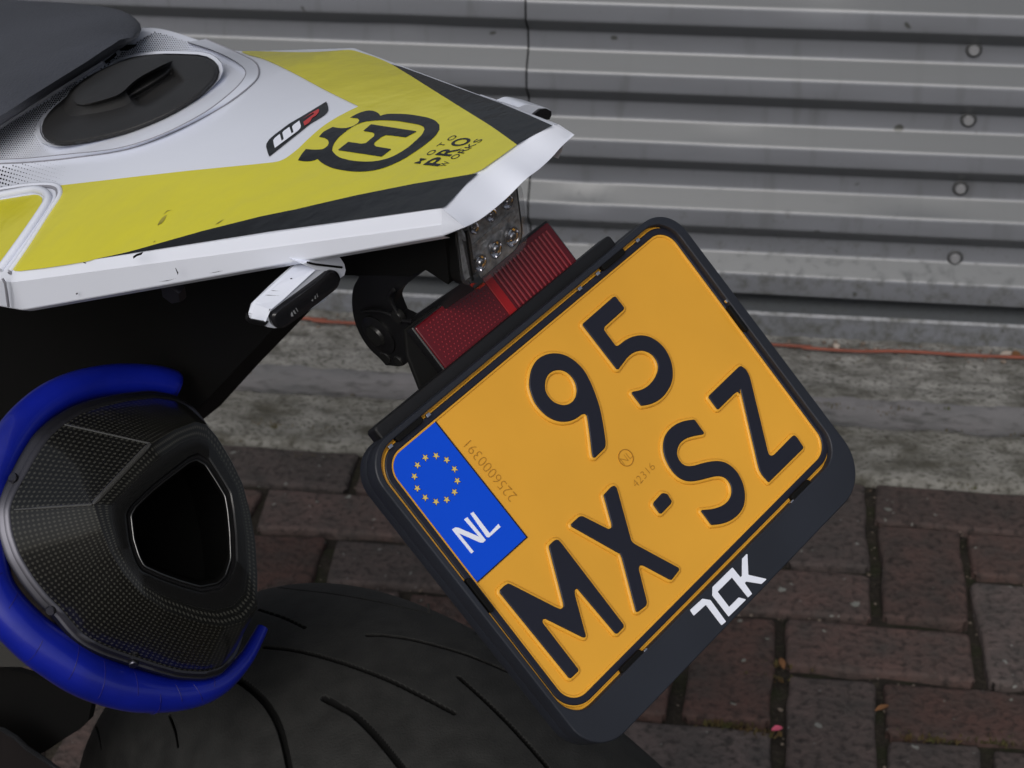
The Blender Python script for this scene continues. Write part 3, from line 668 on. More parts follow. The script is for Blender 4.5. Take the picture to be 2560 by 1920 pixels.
for P_, s_ in ((z4([(582, 700), (604, 705), (600, 711), (586, 708)]), -.098), (z4([(925, 662), (950, 645), (998, 630), (985, 650), (950, 662), (930, 678)]), -.087), (z4([(1218, 742), (1222, 740), (1240, 775), (1236, 790)]), -.081), (z4([(1100, 838), (1180, 824), (1230, 812), (1160, 832)]), -.0845), (z4([(1450, 778), (1510, 766), (1550, 760), (1500, 772)]), -.0735), (z4([(530, 918), (542, 912), (546, 922), (534, 926)]), -.1)):
    chip(P_, s_-.006)
def facet_mark(P_, k=.001):
    v = [on_s(x, y, -.05)-S*k for x, y in P_]; mesh('chip', v, [tuple(range(len(v)))], M['film_black'], fair)
# halftone dots printed on the white panel
v = []; f = []
def dot(px, r):
    bc = bike(surf([px])[0])
    if bc[1] > min(slim(bc[0]), wid(bc[0]))-.0035: return
    a = [(px[0]+r*math.cos(t), px[1]+r*math.sin(t)) for t in np.linspace(0, 2*math.pi, 7)[:-1]]; W3 = surf(a, .0002); o = len(v); v.extend(list(W3)); f.append(tuple(range(o, o+6)))
zd = zone(0, 100, 560)
low = fillet(zd([(-80, 1262), (300, 1205), (560, 1180), (640, 1200), (640, 1330), (560, 1420), (300, 1455), (-80, 1500)]), 1)
b1_, b2_, o_ = np.array([28.5, 7.5]), np.array([1., 39.]), np.array([5., 1245.])
dots = []
for i in range(-6, 26):
    for j in range(-12, 14):
        p = np.array([5., 1245.])+np.array([28.5, 8.0])*i+np.array([-9., 38.])*j; r = 10.5*math.exp(-max(p[0], 0)/330)
        if r > 1.5: dots.append((zd([tuple(p)])[0], r*560/2212))
D = np.array([d[0] for d in dots]); keep = inside(D, [low])
for (p, r), k in zip(dots, keep):
    if k: dot(p, r)
upper = zd([(-80, 925), (400, 640), (700, 440), (1000, 290), (1150, 160), (1300, 60), (1420, -20), (1600, -118), (1700, -105), (1900, -50), (2060, 20), (2120, 70), (2150, 120), (1700, 120), (1400, 160), (1200, 190), (1000, 280), (700, 490), (640, 560), (420, 740), (350, 850), (340, 950), (420, 1040), (560, 1080), (500, 1130), (200, 1160), (-80, 1185)])
dots = []
for i in range(-30, 110):
    for j in range(-30, 70):
        p = np.array([23.*i+(11.5 if j % 2 else 0), 18.5*j-60.-i*1.1])
        dd = p[0]*.565+(p[1]-890)*.825
        r = 9.6-max(dd, 0)/400*7.6
        if p[0] > 1300: r = 9.5*(1-(p[0]-1300)/950)
        if r > 1.5: dots.append((zd([tuple(p)])[0], r*560/2212))
D = np.array([d[0] for d in dots]); keep = inside(D, [upper])
for (p, r), k in zip(dots, keep):
    if k: dot(p, r)
mesh('halftone_print', v, f, M['film_black'], fair, kind='stuff')
# stepped ring around the filler cap
r2 = [(-60, 1112), (0, 1105), (200, 1095), (450, 1070), (800, 1030), (1100, 940), (1400, 790), (1600, 640), (1690, 540), (1692, 475), (1600, 405), (1450, 338), (1300, 290)]
r3 = [(-60, 1138), (0, 1130), (200, 1120), (500, 1090), (900, 1025), (1250, 890), (1550, 730), (1725, 600), (1788, 520), (1772, 440), (1690, 388), (1560, 330), (1420, 270)]
a2, a3 = spline(z1(r2), 70), spline(z1(r3), 70)
o2, o3 = surf(a2, .0032), surf(a3, .0003); o2b = surf(a2, .0006)
v = list(o3)+list(o2)+list(o2b); n = 70
f = [(i, i+1, n+i+1, n+i) for i in range(n-1)]+[(n+i, n+i+1, 2*n+i+1, 2*n+i) for i in range(n-1)]
mesh('cap_surround', v, f, M['white'], fair, auto=20)
M['seam'] = mat('seam_grey', (.22, .22, .25), .6)
tube('seam', surf(a3, .0003), .0005, M['seam'], fair, seg=6); tube('seam', surf(a2, .0005), .00055, M['seam'], fair, seg=6)
# side panel joint: raised white rims
gr = [(-60, 212), (0, 205), (180, 178), (330, 170), (395, 182), (416, 215), (405, 262), (330, 375), (200, 580), (70, 770)]
gi = [(-60, 252), (0, 243), (200, 208), (270, 208), (318, 232), (330, 275), (290, 350), (160, 540), (0, 760)]
tube('panel_rim', surf(spline(z4(gr), 60), .0004), .0014, M['white'], fair, seg=8); tube('panel_rim', surf(spline(z4(gi), 60), .0008), .0022, M['white'], fair, seg=8)
tube('seam', surf(spline(z4([(x*.97-4, y+14) for x, y in gr]), 60), .0003), .0010, M['seam'], fair, seg=6)
mesh_pts = surf(z4([(8, 812), (40, 835), (30, 1010), (10, 1012)]), 0)
tube('seam', [on_s(x, y, -.1205) for x, y in z4([(18, 820), (35, 850), (48, 930), (58, 1012)])], .0007, M['seam'], fair, seg=6)

# ---- filler cap ------------------------------------------------------
capo = z1([(285, 880), (305, 820), (350, 760), (440, 680), (520, 610), (640, 520), (760, 450), (900, 405), (1020, 385), (1140, 378), (1260, 380), (1400, 387), (1470, 420), (1515, 480), (1500, 550), (1400, 660), (1200, 790), (1050, 860), (900, 915), (750, 955), (600, 985), (480, 1002), (400, 1005), (330, 975), (295, 935)])
U0 = float(bike(surf([(330, 250)])[0])[2])
def on_cap(px, h):        # plane parallel to the skin under the cap
    nn_ = U*.96+(-R)*.24; nn_ = nn_/np.linalg.norm(nn_); p0 = surf([(325, 255)])[0]+nn_*h
    return np.array([onplane(x, y, p0, nn_) for x, y in px])
def resamp(L, n, c=None):
    L = np.array(L, float); c = L.mean(0) if c is None else np.array(c); out = []
    for t in np.linspace(0, 2*math.pi, n, endpoint=False):
        d = np.array([math.cos(t), math.sin(t)]); best = None
        for i in range(len(L)):
            a, b = L[i]-c, L[(i+1) % len(L)]-c; M2 = np.array([d, a-b]).T
            if abs(np.linalg.det(M2)) < 1e-9: continue
            s, u_ = np.linalg.solve(M2, a)
            if s > 0 and -1e-6 <= u_ <= 1+1e-6: best = s if best is None else max(best, s)
        out.append(c+d*(best or 0))
    return np.array(out)
cr = resamp(fillet(capo, 8), 96); cc = cr.mean(0)
def sc(k, dx=0, dy=0): return cc+(cr-cc)*k+np.array([dx, dy])
pocket = z1([(872, 668), (960, 620), (1060, 560), (1150, 500), (1178, 462), (1230, 500), (1290, 565), (1180, 660), (1060, 735), (1000, 752), (945, 745), (905, 705)])
def sdist(P, L):
    L = np.array(L); a = L; b = np.roll(L, -1, 0); out = np.full(len(P), 1e9)
    for p0, p1 in zip(a, b):
        ab = p1-p0; t = np.clip(((P-p0)@ab)/(ab@ab+1e-9), 0, 1); out = np.minimum(out, np.hypot(*(P-p0-t[:, None]*ab).T))
    return out
nC = U*.96+(-R)*.24; nC = nC/np.linalg.norm(nC); pC = surf([(325, 255)])[0]+nC*.0018
def cap_skin(P):
    d = sdist(P, cr); h = .0012+.0026*smst(d/9)+.0022*smst(d/90)
    ins_ = inside(P, [pocket]); dp = sdist(P, pocket); g = np.clip(((P-np.array(z1([(1130, 690)])[0]))@np.array([-.55, -.83]))/50+.55, .25, 1)
    h = h-np.where(ins_, .0048*smst(dp/14)*g, 0)
    return np.array([onplane(x, y, pC+nC*hh, nC) for (x, y), hh in zip(P, h)])
cap = decal('filler_cap', [[tuple(p) for p in cr]], M['cap'], 0, bike_o, step=5, project=cap_skin)
loft('cap_edge', [on_cap(sc(1.0), -.005), on_cap(sc(1.0), .0012)], M['cap'], cap)
wl = [on_cap(sc(1.07, -3, -3), -.001), on_cap(sc(1.06, -3, -3), .0022), on_cap(sc(1.02, -1, -1), .0018), on_cap(sc(1.0), -.002)]
loft('cap_well_rim', wl, M['white'], fair)
gb = z1([(425, 770), (445, 700), (480, 625), (600, 530), (760, 450), (900, 400), (1050, 376), (1150, 376), (1205, 405), (1178, 462), (1065, 505), (960, 565), (890, 635), (872, 665), (905, 705), (945, 745), (880, 790), (700, 830), (560, 850), (450, 840)])
gt = z1([(505, 680), (515, 640), (560, 585), (700, 492), (820, 440), (920, 412), (1050, 398), (1115, 408), (1150, 440), (1140, 462), (1040, 490), (930, 560), (860, 630), (815, 662), (720, 695), (620, 722), (560, 728), (520, 712)])
cg = np.array(z1([(830, 570)])[0])
r_b, r_t = resamp(fillet(gb, 6), 80, cg), resamp(fillet(gt, 5), 80, cg)
rings = [on_cap(r_b, .0050), on_cap(r_b*.6+r_t*.4, .0075), on_cap(r_t+(r_t-cg)*.05, .0115), on_cap(r_t, .0135), on_cap(cg+(r_t-cg)*.93, .0142), on_cap(cg+(r_t-cg)*.02, .0142)]
loft('cap_grip', rings, M['cap'], cap, close=True)
# ---- seat ---------------------------------------------------------------
st = z1([(-500, 1130), (-200, 985), (0, 868), (250, 705), (450, 580), (700, 425), (830, 335), (905, 292), (950, 270), (975, 225), (978, 180), (955, 145), (900, 100), (830, 68), (700, 42), (500, 22), (250, 8), (0, -5), (-500, -30)])
cs = np.array(z1([(150, 380)])[0]); rsd = resamp(fillet(st, 10), 120, cs)
def on_seat(px, h):
    nn_ = (U*.95-R*.30); nn_ = nn_/np.linalg.norm(nn_); p0 = surf([(200, 200)])[0]+nn_*(.002+h)
    return np.array([onplane(x, y, p0, nn_) for x, y in px])
def ins(k): return cs+(rsd-cs)*k
# seat outline measured at mid height; crown curves inwards above and below
rings = []
for k, h in ((.97, -.004), (1.0, 0), (1.002, .0025), (.992, .006), (.965, .009), (.92, .011), (.84, .0140), (.6, .018), (.3, .020), (.02, .021)): rings.append(on_seat(ins(k), h))
seat = loft('seat', rings, M['seat'], bike_o, close=True, smooth=80)
tr = z1([(-60, 925), (0, 888), (250, 730), (450, 602), (710, 438), (700, 425), (450, 578), (250, 703), (0, 862), (-60, 900)])
tube('seat_trim', surf(spline(z1([(-60, 912), (0, 876), (250, 718), (450, 591), (705, 432)]), 30), .0012), .0014, M['inner_white'], bike_o, seg=10)
tr2 = z1([(930, 300), (1040, 232), (1050, 225), (980, 215), (960, 250), (900, 285)])
decal('seat_trim', [tr2], M['inner_white'], .0022, bike_o, step=12)
decal('seat_bumper', [z1([(720, 425), (760, 395), (800, 360), (810, 380), (770, 415), (735, 442)])], M['matte'], .005, bike_o, step=12)
decal('seat_bumper', [z1([(820, 335), (870, 308), (935, 306), (945, 318), (880, 350), (830, 352)])], M['matte'], .004, bike_o, step=12)

# ---- dark underside and inner fender ------------------------------------
und = z5b([(-1400, 640), (-500, 560), (0, 475), (900, 330), (1640, 205), (1690, 230), (1722, 560), (1715, 585), (1560, 484), (1450, 530), (1335, 522), (1000, 521), (760, 516), (400, 560), (-1400, 900)])
ngon_slab('undertail', [on_s(x, y, -.024) for x, y in und], S*.040, M['matte'], bike_o)
fen = [(-420, 640), (300, 660), (760, 640), (790, 690), (683, 823), (488, 1030), (400, 1130), (250, 1250), (-420, 1450)]
ngon_slab('inner_fender', [on_s(x, y, -.028) for x, y in fen], S*.050, M['matte'], bike_o)
z7 = zone(0, 1320, 800)
low_ = z7([(-700, 930), (0, 955), (300, 1050), (640, 1180), (610, 1330), (545, 1395), (455, 1450), (330, 1535), (235, 1585), (180, 1530), (60, 1430), (-80, 1300), (-700, 1300)])
ngon_slab('chain_guard', [on_s(x, y, -.165) for x, y in low_], S*.004, M['matte'], bike_o)
gs = z7([(-300, 800), (0, 812), (70, 830), (150, 875), (220, 960), (-300, 960)])
ngon_slab('swingarm_cover', [on_s(x, y, -.172) for x, y in gs], S*.006, mat('grey_cover', (.05, .05, .047), .5), bike_o)
lg = z7([(-300, 1330), (0, 1395), (90, 1450), (170, 1525), (300, 1610), (420, 1700), (500, 1800), (-300, 1900)])
ngon_slab('hugger', [on_s(x, y, -.19) for x, y in lg], S*.003, M['black'], bike_o, bevel=.001)
# small fastener under the fairing
c = on_s(*z4([(1215, 890)])[0], -.075); loft('bolt', disc(c, R*.3-S*.9, .0062, .005, 6), M['steel'], bike_o)

# ---- plate bracket -------------------------------------------------------
bk = z5b([(1000, 300), (1690, 200), (1725, 590), (1560, 483), (1375, 620), (1345, 660), (1335, 700), (1375, 800), (1440, 830), (1600, 720), (1850, 545), (1900, 620), (1500, 880), (1700, 1190), (1690, 1270), (1640, 1262), (1590, 1225), (1530, 1155), (1470, 1130), (1430, 1112), (1415, 1140), (1380, 1152), (1330, 1146), (1285, 1143), (1240, 1092), (1180, 1040), (1130, 975), (1085, 890), (1058, 800), (1048, 700), (1058, 600), (1105, 525), (1000, 515)])
bro = ngon_slab('plate_bracket', [on_s(x, y, -.022) for x, y in fillet(bk, 4)], S*.006, M['black'], bike_o)
for (p, r, h) in (((1240, 930), .0105, .0015), ((1232, 925), .0058, .003), ((1385, 792), .0036, .003), ((1285, 1085), .0034, .001), ((1375, 1110), .0028, .001)):
    c = on_s(*z5b([p])[0], -.022); loft('bolt' if r < .01 else 'hinge_plate', disc(c+S*.0, -S, r, h, 28), M['bolt'] if r < .01 else M['black'], bro)
tube('hinge_rib', [on_s(x, y, -.024) for x, y in spline(z5b([(1120, 770), (1200, 765), (1290, 780), (1390, 830), (1470, 840)]), 20)], .0009, M['black'], bro)
tube('hinge_rib', [on_s(x, y, -.024) for x, y in spline(z5b([(1340, 620), (1310, 660), (1330, 720), (1380, 810)]), 20)], .0009, M['black'], bro)
# channel behind the reflector, lying in the plate's own frame
z3 = zone(1000, 500, 800)
def PW(p): return PC+PX*p[0]+PY*p[1]+PN*p[2]
arm = [(-.047, .074), (.0525, .072), (.0525, .078), (.0515, .1035), (-.0405, .1045), (-.0475, .095), (-.0525, .080)]
plaque('reflector_bracket', [arm], -.0172, -.0145, .0008, M['matte'], bro)
rim = [(-.0410, .0765), (.0515, .0765), (.0515, .1035), (-.0410, .1035)]
rf = plaque('reflector', [fillet(rim, .0012)], -.0150, -.0085, .0008, M['black'], bike_o)
def rrect(x0, y0, x1, y1, r, k=8):
    out = []
    for cx, cy, a in ((x1-r, y1-r, 0), (x0+r, y1-r, 90), (x0+r, y0+r, 180), (x1-r, y0+r, 270)):
        for t in np.linspace(0, 90, k): out.append((cx+r*math.cos(math.radians(a+t)), cy+r*math.sin(math.radians(a+t))))
    return out
plaque('reflector_lens', [rrect(-.0400, .0775, .0505, .1025, .001)], -.0100, -.0076, .0006, M['reflector'], rf)
plaque('reflector_lens', [rrect(.0030, .0795, .0078, .1005, .0006)], -.0078, -.0071, .0002, M['red_bright'], rf)
x = .0100
while x < .0470:
    plaque('lens_rib', [rrect(x-.0005, .0800, x+.0005, .1000, .0004, 3)], -.0078, -.0069, .0003, M['red_ridge'], rf, res=1)
    x += .0026
v = []; f = []                                    # prism bumps of the reflecting half
for j in range(11):
    for i in range(19):
        cx, cy = -.0365+.00215*i+(.00107 if j % 2 else 0), .0800+.0020*j
        if cx > .0015: continue
        o = len(v); r_ = .00045
        v += [PW((cx-r_, cy-r_, -.0078)), PW((cx+r_, cy-r_, -.0078)), PW((cx+r_, cy+r_, -.0078)), PW((cx-r_, cy+r_, -.0078)), PW((cx, cy, -.0070))]
        f += [(o, o+1, o+4), (o+1, o+2, o+4), (o+2, o+3, o+4), (o+3, o, o+4)]
mesh('lens_prisms', v, f, M['red_ridge'], rf, kind='stuff')

# ---- licence plate holder and plate --------------------------------------
outer = []
def corner(cx, cy, r, a0, k=14): return [(cx+r*math.cos(math.radians(a0+t)), cy+r*math.sin(math.radians(a0+t))) for t in np.linspace(0, 90, k)]
ZL = .004
out_loop = corner(.1035-.0165, .0745-.0165, .0165, 0)+corner(-.1055+.0165, .0745-.0165, .0165, 90)+corner(-.1045+.019, -.0902+.019, .019, 180)+corner(.1045-.022, -.0902+.022, .022, 270)
in_loop = corner(.0982-.0135, .0716-.0135, .0135, 0)+corner(-.1023+.0135, .0716-.0135, .0135, 90)+corner(-.1018+.0135, -.0713+.0135, .0135, 180)+corner(.0984-.0135, -.0713+.0135, .0135, 270)
hold = plaque('plate_holder', [out_loop, in_loop], -.0060, ZL, .0007, M['holder'], bike_o)
back_loop = [(x*.999, y*.999+.0003) for x, y in out_loop]
plaque('holder_tray', [back_loop], -.0130, -.0052, .001, M['holder'], hold)
plaque('holder_rail', [rrect(-.0885, .0690, .071, .0802, .002)], -.0118, -.0030, .001, M['black'], hold)
# retaining clips
def clip(x0, x1, y0, y1): plaque('clip', [rrect(x0, y0, x1, y1, .0012, 4)], .0002, .0034, .0005, M['matte'], hold)
clip(-.086, -.070, .0690, .0728); clip(.052, .068, .0690, .0728); clip(.0965, .1005, .003, .018)
clip(.060, .074, -.0735, -.0690); clip(-.068, -.054, -.0735, -.0690); clip(-.1010, -.0985, -.012, .006)
for (x_, y_) in ((.0775, .0700), (.0985, .0205), (-.0525, -.0715), (.0585, -.0715), (-.0905, .0700), (-.0670, .0700), (.0350, .0700), (.0480, .0700)):
    plaque('clip_notch', [rrect(x_-.0011, y_-.0008, x_+.0011, y_+.0008, .0003, 3)], .0020, .0036, .0002, M['chrome'], hold, res=1)
z6 = zone(1550, 1400, 400)
TZ = ZL+.0002
lt = z6([(968, 690), (1140, 535), (1248, 553), (1465, 852), (1405, 903), (1187, 618), (1020, 770)])
lk = z6([(1278, 490), (1280, 372), (1553, 103), (1665, 242), (1687, 218), (1690, -20), (1760, -92), (1772, 205), (2030, 263), (1955, 332), (1745, 298), (1722, 318), (1825, 468), (1770, 518), (1548, 240), (1348, 440), (1508, 650), (1640, 518), (1745, 545), (1503, 782)])
for L in (lt, lk): plaque('holder_letter', [fillet([plate_xy(*p, TZ) for p in L], .0004, 5)], ZL-.0002, TZ+.0002, .00008, M['white_print'], hold, res=1)

pla = plaque('licence_plate', [rrect(-.1040, -.0735, .1020, .0730, .013)], -.0040, -.0004, .0010, M['plate'], bike_o)
inn = corner(.0966-.0098, .0664-.0098, .0098, 0)+corner(-.0966+.0098, .0664-.0098, .0098, 90)+corner(-.0966+.0098, -.0664+.0098, .0098, 180)+corner(.0966-.0098, -.0664+.0098, .0098, 270)
def grow(L, d): return [(x+d*(1 if x > 0 else -1)*min(1, abs(x)/.08 if abs(x) > .08 else 1), y+d*(1 if y > 0 else -1)) for x, y in L]
def ringloop(d):
    r = .0098+d; a, b = .0966+d, .0664+d
    return corner(a-r, b-r, r, 0)+corner(-a+r, b-r, r, 90)+corner(-a+r, -b+r, r, 180)+corner(a-r, -b+r, r, 270)
plaque('plate_border', [ringloop(.0034), ringloop(0.)], -.0012, .0009, .0007, M['plate_black'], pla)
plaque('border_emboss', [ringloop(.0042), ringloop(-.0011)], -.0012, .0003, .0007, M['plate'], pla, res=3)
def ch(name, loops, r=.0011):
    L = [fillet([plate_xy(*p, .0008) for p in lp], r, 38) for lp in loops]
    if area(L[0]) < 0: L[0] = L[0][::-1]
    for i in range(1, len(L)):
        if area(L[i]) > 0: L[i] = L[i][::-1]
    plaque(name, L, -.0010, .0014, .0006, M['plate_black'], pla, res=3)
    plaque('character_emboss', L, -.0014, .0009, .0011, M['plate'], pla, offset=.0013, res=4)
z9, zA, zB, zC, zD = zone(900, 900, 800), zone(1300, 1320, 800), zone(1500, 1000, 800), zone(1060, 1350, 400), zone(1850, 950, 400)
ch('plate_character', [z3([(1475, 668), (1490, 668), (1550, 745), (1545, 760), (1412, 880), (1410, 900), (1490, 1008), (1505, 1008), (1560, 965), (1610, 942), (1665, 933), (1720, 942), (1780, 975), (1830, 1025), (1868, 1095), (1886, 1170), (1884, 1240), (1868, 1290), (1830, 1350), (1785, 1390), (1730, 1415), (1665, 1426), (1598, 1338), (1605, 1325), (1660, 1315), (1710, 1290), (1755, 1240), (1778, 1190), (1782, 1150), (1770, 1110), (1740, 1070), (1700, 1048), (1660, 1042), (1615, 1055), (1575, 1085), (1510, 1172), (1495, 1172), (1260, 868), (1262, 855)])])
ch('plate_character', [z3([(890, 1290), (893, 1225), (905, 1170), (930, 1122), (965, 1088), (1010, 1066), (1060, 1058), (1110, 1062), (1160, 1080), (1220, 1120), (1275, 1180), (1320, 1265), (1355, 1355), (1382, 1440), (1402, 1540), (1420, 1659)])
    + z9([(1698, 590), (1690, 612), (1625, 676), (1608, 676), (1600, 650), (1590, 560), (1575, 440), (1565, 385), (1550, 373), (1530, 380), (1490, 410), (1440, 428), (1390, 430), (1340, 418), (1290, 392), (1240, 345), (1200, 290), (1178, 230)]),
    z3([(1000, 1290), (1005, 1245), (1022, 1210), (1050, 1187), (1085, 1177), (1120, 1179), (1155, 1195), (1190, 1230), (1212, 1272), (1220, 1320), (1213, 1360), (1195, 1392), (1165, 1412), (1130, 1419), (1095, 1412), (1058, 1395), (1025, 1360), (1006, 1325)])])
ch('plate_character', [zC([(1043, 735), (1043, 695), (1105, 630), (1160, 600), (1205, 615), (1830, 935), (1885, 955), (1922, 930), (1920, 880), (1722, 110), (1725, 75), (1780, 20)]) + zA([(245, 80), (265, 82), (290, 110), (716, 668), (716, 688), (672, 732), (655, 730), (410, 440), (392, 420), (378, 430), (378, 460), (455, 745), (448, 760), (430, 757), (175, 630), (156, 632), (156, 655), (402, 975), (402, 992), (352, 1040), (335, 1038)])], .0009)
ch('plate_character', [z9([(1680, 935), (1735, 875), (1758, 868), (1775, 885), (1875, 1250), (1895, 1270), (2200, 1435), (2207, 1452), (2155, 1520), (2138, 1520), (1955, 1422), (1932, 1422), (1926, 1445)]) + zA([(878, 515), (870, 540), (815, 582), (798, 580), (700, 205), (685, 175)]) + z9([(1790, 1340), (1458, 1152), (1455, 1135), (1512, 1083), (1535, 1077), (1715, 1168), (1736, 1160), (1736, 1135)])], .0009)
ch('plate_character', [zB([(655, 138), (720, 228), (712, 240), (665, 248), (620, 258), (580, 275), (548, 305), (532, 345), (532, 385), (548, 420), (575, 448), (610, 458), (650, 453), (700, 438), (760, 424), (820, 420), (865, 430), (910, 458), (950, 500), (982, 560), (1000, 625), (1002, 690), (990, 745), (960, 790), (920, 825), (870, 850), (820, 862), (768, 866), (760, 858), (695, 770), (702, 760), (745, 757), (800, 748), (850, 728), (888, 695), (907, 650), (905, 605), (888, 565), (860, 538), (830, 528), (790, 530), (740, 543), (690, 556), (640, 565), (590, 562), (545, 542), (505, 505), (470, 455), (445, 400), (433, 350), (433, 300), (445, 250), (475, 205), (515, 172), (560, 150), (610, 139), (645, 135)])], .0008)
ch('plate_character', [zD([(-5, 110), (245, 1195), (262, 1250), (300, 1320), (385, 1413), (400, 1415), (865, 958), (877, 930), (785, 790), (745, 762), (715, 780), (465, 1035), (430, 1045), (402, 1035), (385, 995), (145, 0)]) + q(1400, 500, 800, [(1308, 1215), (1285, 1170), (1252, 1147), (1235, 1152), (1028, 1352), (1024, 1368), (1083, 1448), (1096, 1448), (1205, 1340), (1228, 1326), (1242, 1345)])], .0009)
ch('separator_dot', [zB([(440, 643), (465, 650), (496, 700), (490, 718), (425, 787), (408, 785), (365, 725), (368, 708), (425, 645)])], .0009)
# country band
bl = [(-.0966, .0664-.0098)]+[(x, y) for x, y in corner(-.0966+.0098, .0664-.0098, .0098, 90)[::-1]]+[(-.0643, .0664), (-.0632, .0012), (-.0966, .0012)]
bl = corner(-.0966+.0096, .0662-.0096, .0096, 90)+[(-.0966, .0014), (-.0633, .0012), (-.0645, .0662)]
bnd = plaque('country_band', [bl], -.0010, .00005, .0001, M['blue'], pla, res=1)
plaque('band_outline', [[(-.0637, .0009), (-.0630, .0009), (-.0641, .0662), (-.0648, .0662)]], -.0010, .0001, .00005, M['plate_black'], pla, res=1)
plaque('band_outline', [[(-.0966, .0010), (-.0632, .0008), (-.0632, .0014), (-.0966, .0016)]], -.0010, .0001, .00005, M['plate_black'], pla, res=1)
cst = np.array([-.0811, .0466]); 
for k in range(12):
    a = math.radians(90+30*k-15+3); c = cst+.0101*np.array([math.cos(a), math.sin(a)])
    def st_(r): return [(c[0]+(r if i % 2 == 0 else r*.42)*math.cos(math.radians(90+36*i)), c[1]+(r if i % 2 == 0 else r*.42)*math.sin(math.radians(90+36*i))) for i in range(10)]
    plaque('star', [st_(.0021)], -.0005, .00012, .00003, M['plate_black'], pla, res=0); plaque('star', [st_(.00165)], -.0005, .0002, .00003, M['star'], pla, res=0)
nl1 = z9([(635, 1172), (657, 1157), (680, 1160), (822, 1222), (718, 1102), (740, 1087), (868, 1245), (850, 1263), (828, 1262), (682, 1198), (785, 1325), (768, 1338)])
nl2 = z9([(762, 1062), (782, 1050), (895, 1198), (955, 1133), (970, 1155), (890, 1227), (875, 1225)])
for L in (nl1, nl2): plaque('band_letter', [[plate_xy(*p) for p in L]], -.0002, .0003, .00005, M['white_print'], pla, res=1)
def plate_text(txt, cx, cy, h, ang, sx=1., thin=-.026):
    co, fc = glyph(txt, thin); lo, hi = co.min(0), co.max(0); t = (co-(lo+hi)/2); hgt = hi[1]-lo[1]; t = t/hgt*h; t[:, 0] *= sx
    c, s = math.cos(ang), math.sin(ang)
    mesh('engraved_text', [PW((cx+x*c-y*s, cy+x*s+y*c, .00003)) for x, y in t], fc, M['engrave'], pla)
plate_text('2256000391', -.0577, .0335, .0049, math.radians(92.5), .92)
plate_text('42316', .0037, -.0141, .0036, .06, 1.15); plate_text('NL', .0019, -.0028, .0034, .02)
plaque('engraved_ring', [[(.0019+.0040*math.cos(t), -.0028+.0040*math.sin(t)) for t in np.linspace(0, 6.283, 40)[:-1]], [(.0019+.0037*math.cos(t), -.0028+.0037*math.sin(t)) for t in np.linspace(0, 6.283, 40)[:-1]]], -.0008, .00003, .00001, M['engrave'], pla, res=0)

# ---- tail light -----------------------------------------------------------
zL = zone(1080, 440, 400)
face = fillet(zL([(462, 672), (1235, 108), (1278, 180), (1350, 790), (1342, 880), (1295, 1000), (1235, 1075), (760, 1475), (660, 1545), (575, 1562), (530, 1530), (495, 1430), (400, 700)]), 6)
RL = -.0520
F3 = [on_r(x, y, RL) for x, y in face]
tl = ngon_slab('tail_light', [p-R*.004 for p in F3], -R*.020, M['matte'], bike_o, bevel=.001)
cF = np.mean(F3, 0)
loft('light_lens', [np.array([p-R*.005 for p in F3]), np.array([p-R*.003 for p in F3]), np.array([cF+(p-cF)*.985-R*.0008 for p in F3]), np.array([cF+(p-cF)*.94 for p in F3]), np.array([cF+(p-cF)*.02+R*.0004 for p in F3])], M['smoke'], tl, smooth=40)
bar = zL([(560, 960), (1130, 480), (1160, 500), (1160, 560), (600, 985)])
ngon_slab('light_divider', [on_r(x, y, RL-.0030) for x, y in bar], -R*.003, M['lamp_inner'], tl)
ngon_slab('reflector_bowl', [cF+(p-cF)*.93-R*.0036 for p in F3], -R*.001, M['lamp_inner'], tl)
for (p, rr) in (((565, 715), 60), ((800, 525), 75), ((1025, 345), 80), ((650, 1195), 85), ((862, 1005), 90), ((1090, 835), 100)):
    c = on_r(*zL([p])[0], RL-.0030); r_ = rr*.1808/F*.82*1.6
    ringsL = []
    for kk, hh_ in ((1.0, 0), (.98, .0012), (.90, .0012), (.80, .0003), (.62, -.0002), (.50, .0001), (.46, .0012), (.34, .0018), (.02, .0020)):
        ringsL.append([c+R*hh_+r_*kk*(math.cos(t)*S*.85+math.sin(t)*U) for t in np.linspace(0, 2*math.pi, 24, endpoint=False)])
    loft('led', ringsL, M['chrome'], tl, close=True)
rd = fillet(zL([(520, 1500), (560, 1480), (700, 1470), (740, 1488), (655, 1552), (575, 1566)]), 2)
ngon_slab('red_filter', [on_r(x, y, RL+.0006) for x, y in rd], R*.0004, mat('red_film', (.35, .03, .02), .2, alpha=.6), tl)
sidep = zL([(165, 790), (300, 745), (400, 710), (470, 900), (560, 1540), (480, 1530), (330, 1480), (245, 1400), (200, 1100)])
sf = [on_s(x, y, -.0185) for x, y in fillet(sidep, 4)]
ngon_slab('light_side', sf, S*.003, M['black'], tl)
tube('light_seam', [on_r(x, y, RL+.0008) for x, y in zL([(470, 760), (500, 1000), (550, 1350), (565, 1440)])], .0005, M['matte'], tl, seg=6)
for p in ([(240, 1010), (250, 975), (310, 975), (380, 1000)], [(240, 1010), (290, 1140), (390, 1140)]):
    tube('light_clip', [on_s(x, y, -.0195) for x, y in zL(p)], .0007, M['chrome'], tl, seg=6)
v_ = zL([(390, 1180), (430, 1170), (450, 1330), (480, 1420), (430, 1380), (400, 1280)])
ngon_slab('side_reflector', [on_s(x, y, -.0196) for x, y in v_], S*.0008, M['lamp_inner'], tl)
v_ = zL([(320, 740), (380, 720), (430, 800), (470, 900), (440, 900), (390, 850), (340, 810)])
ngon_slab('side_reflector', [on_s(x, y, -.0196) for x, y in v_], S*.0008, M['lamp_inner'], tl)

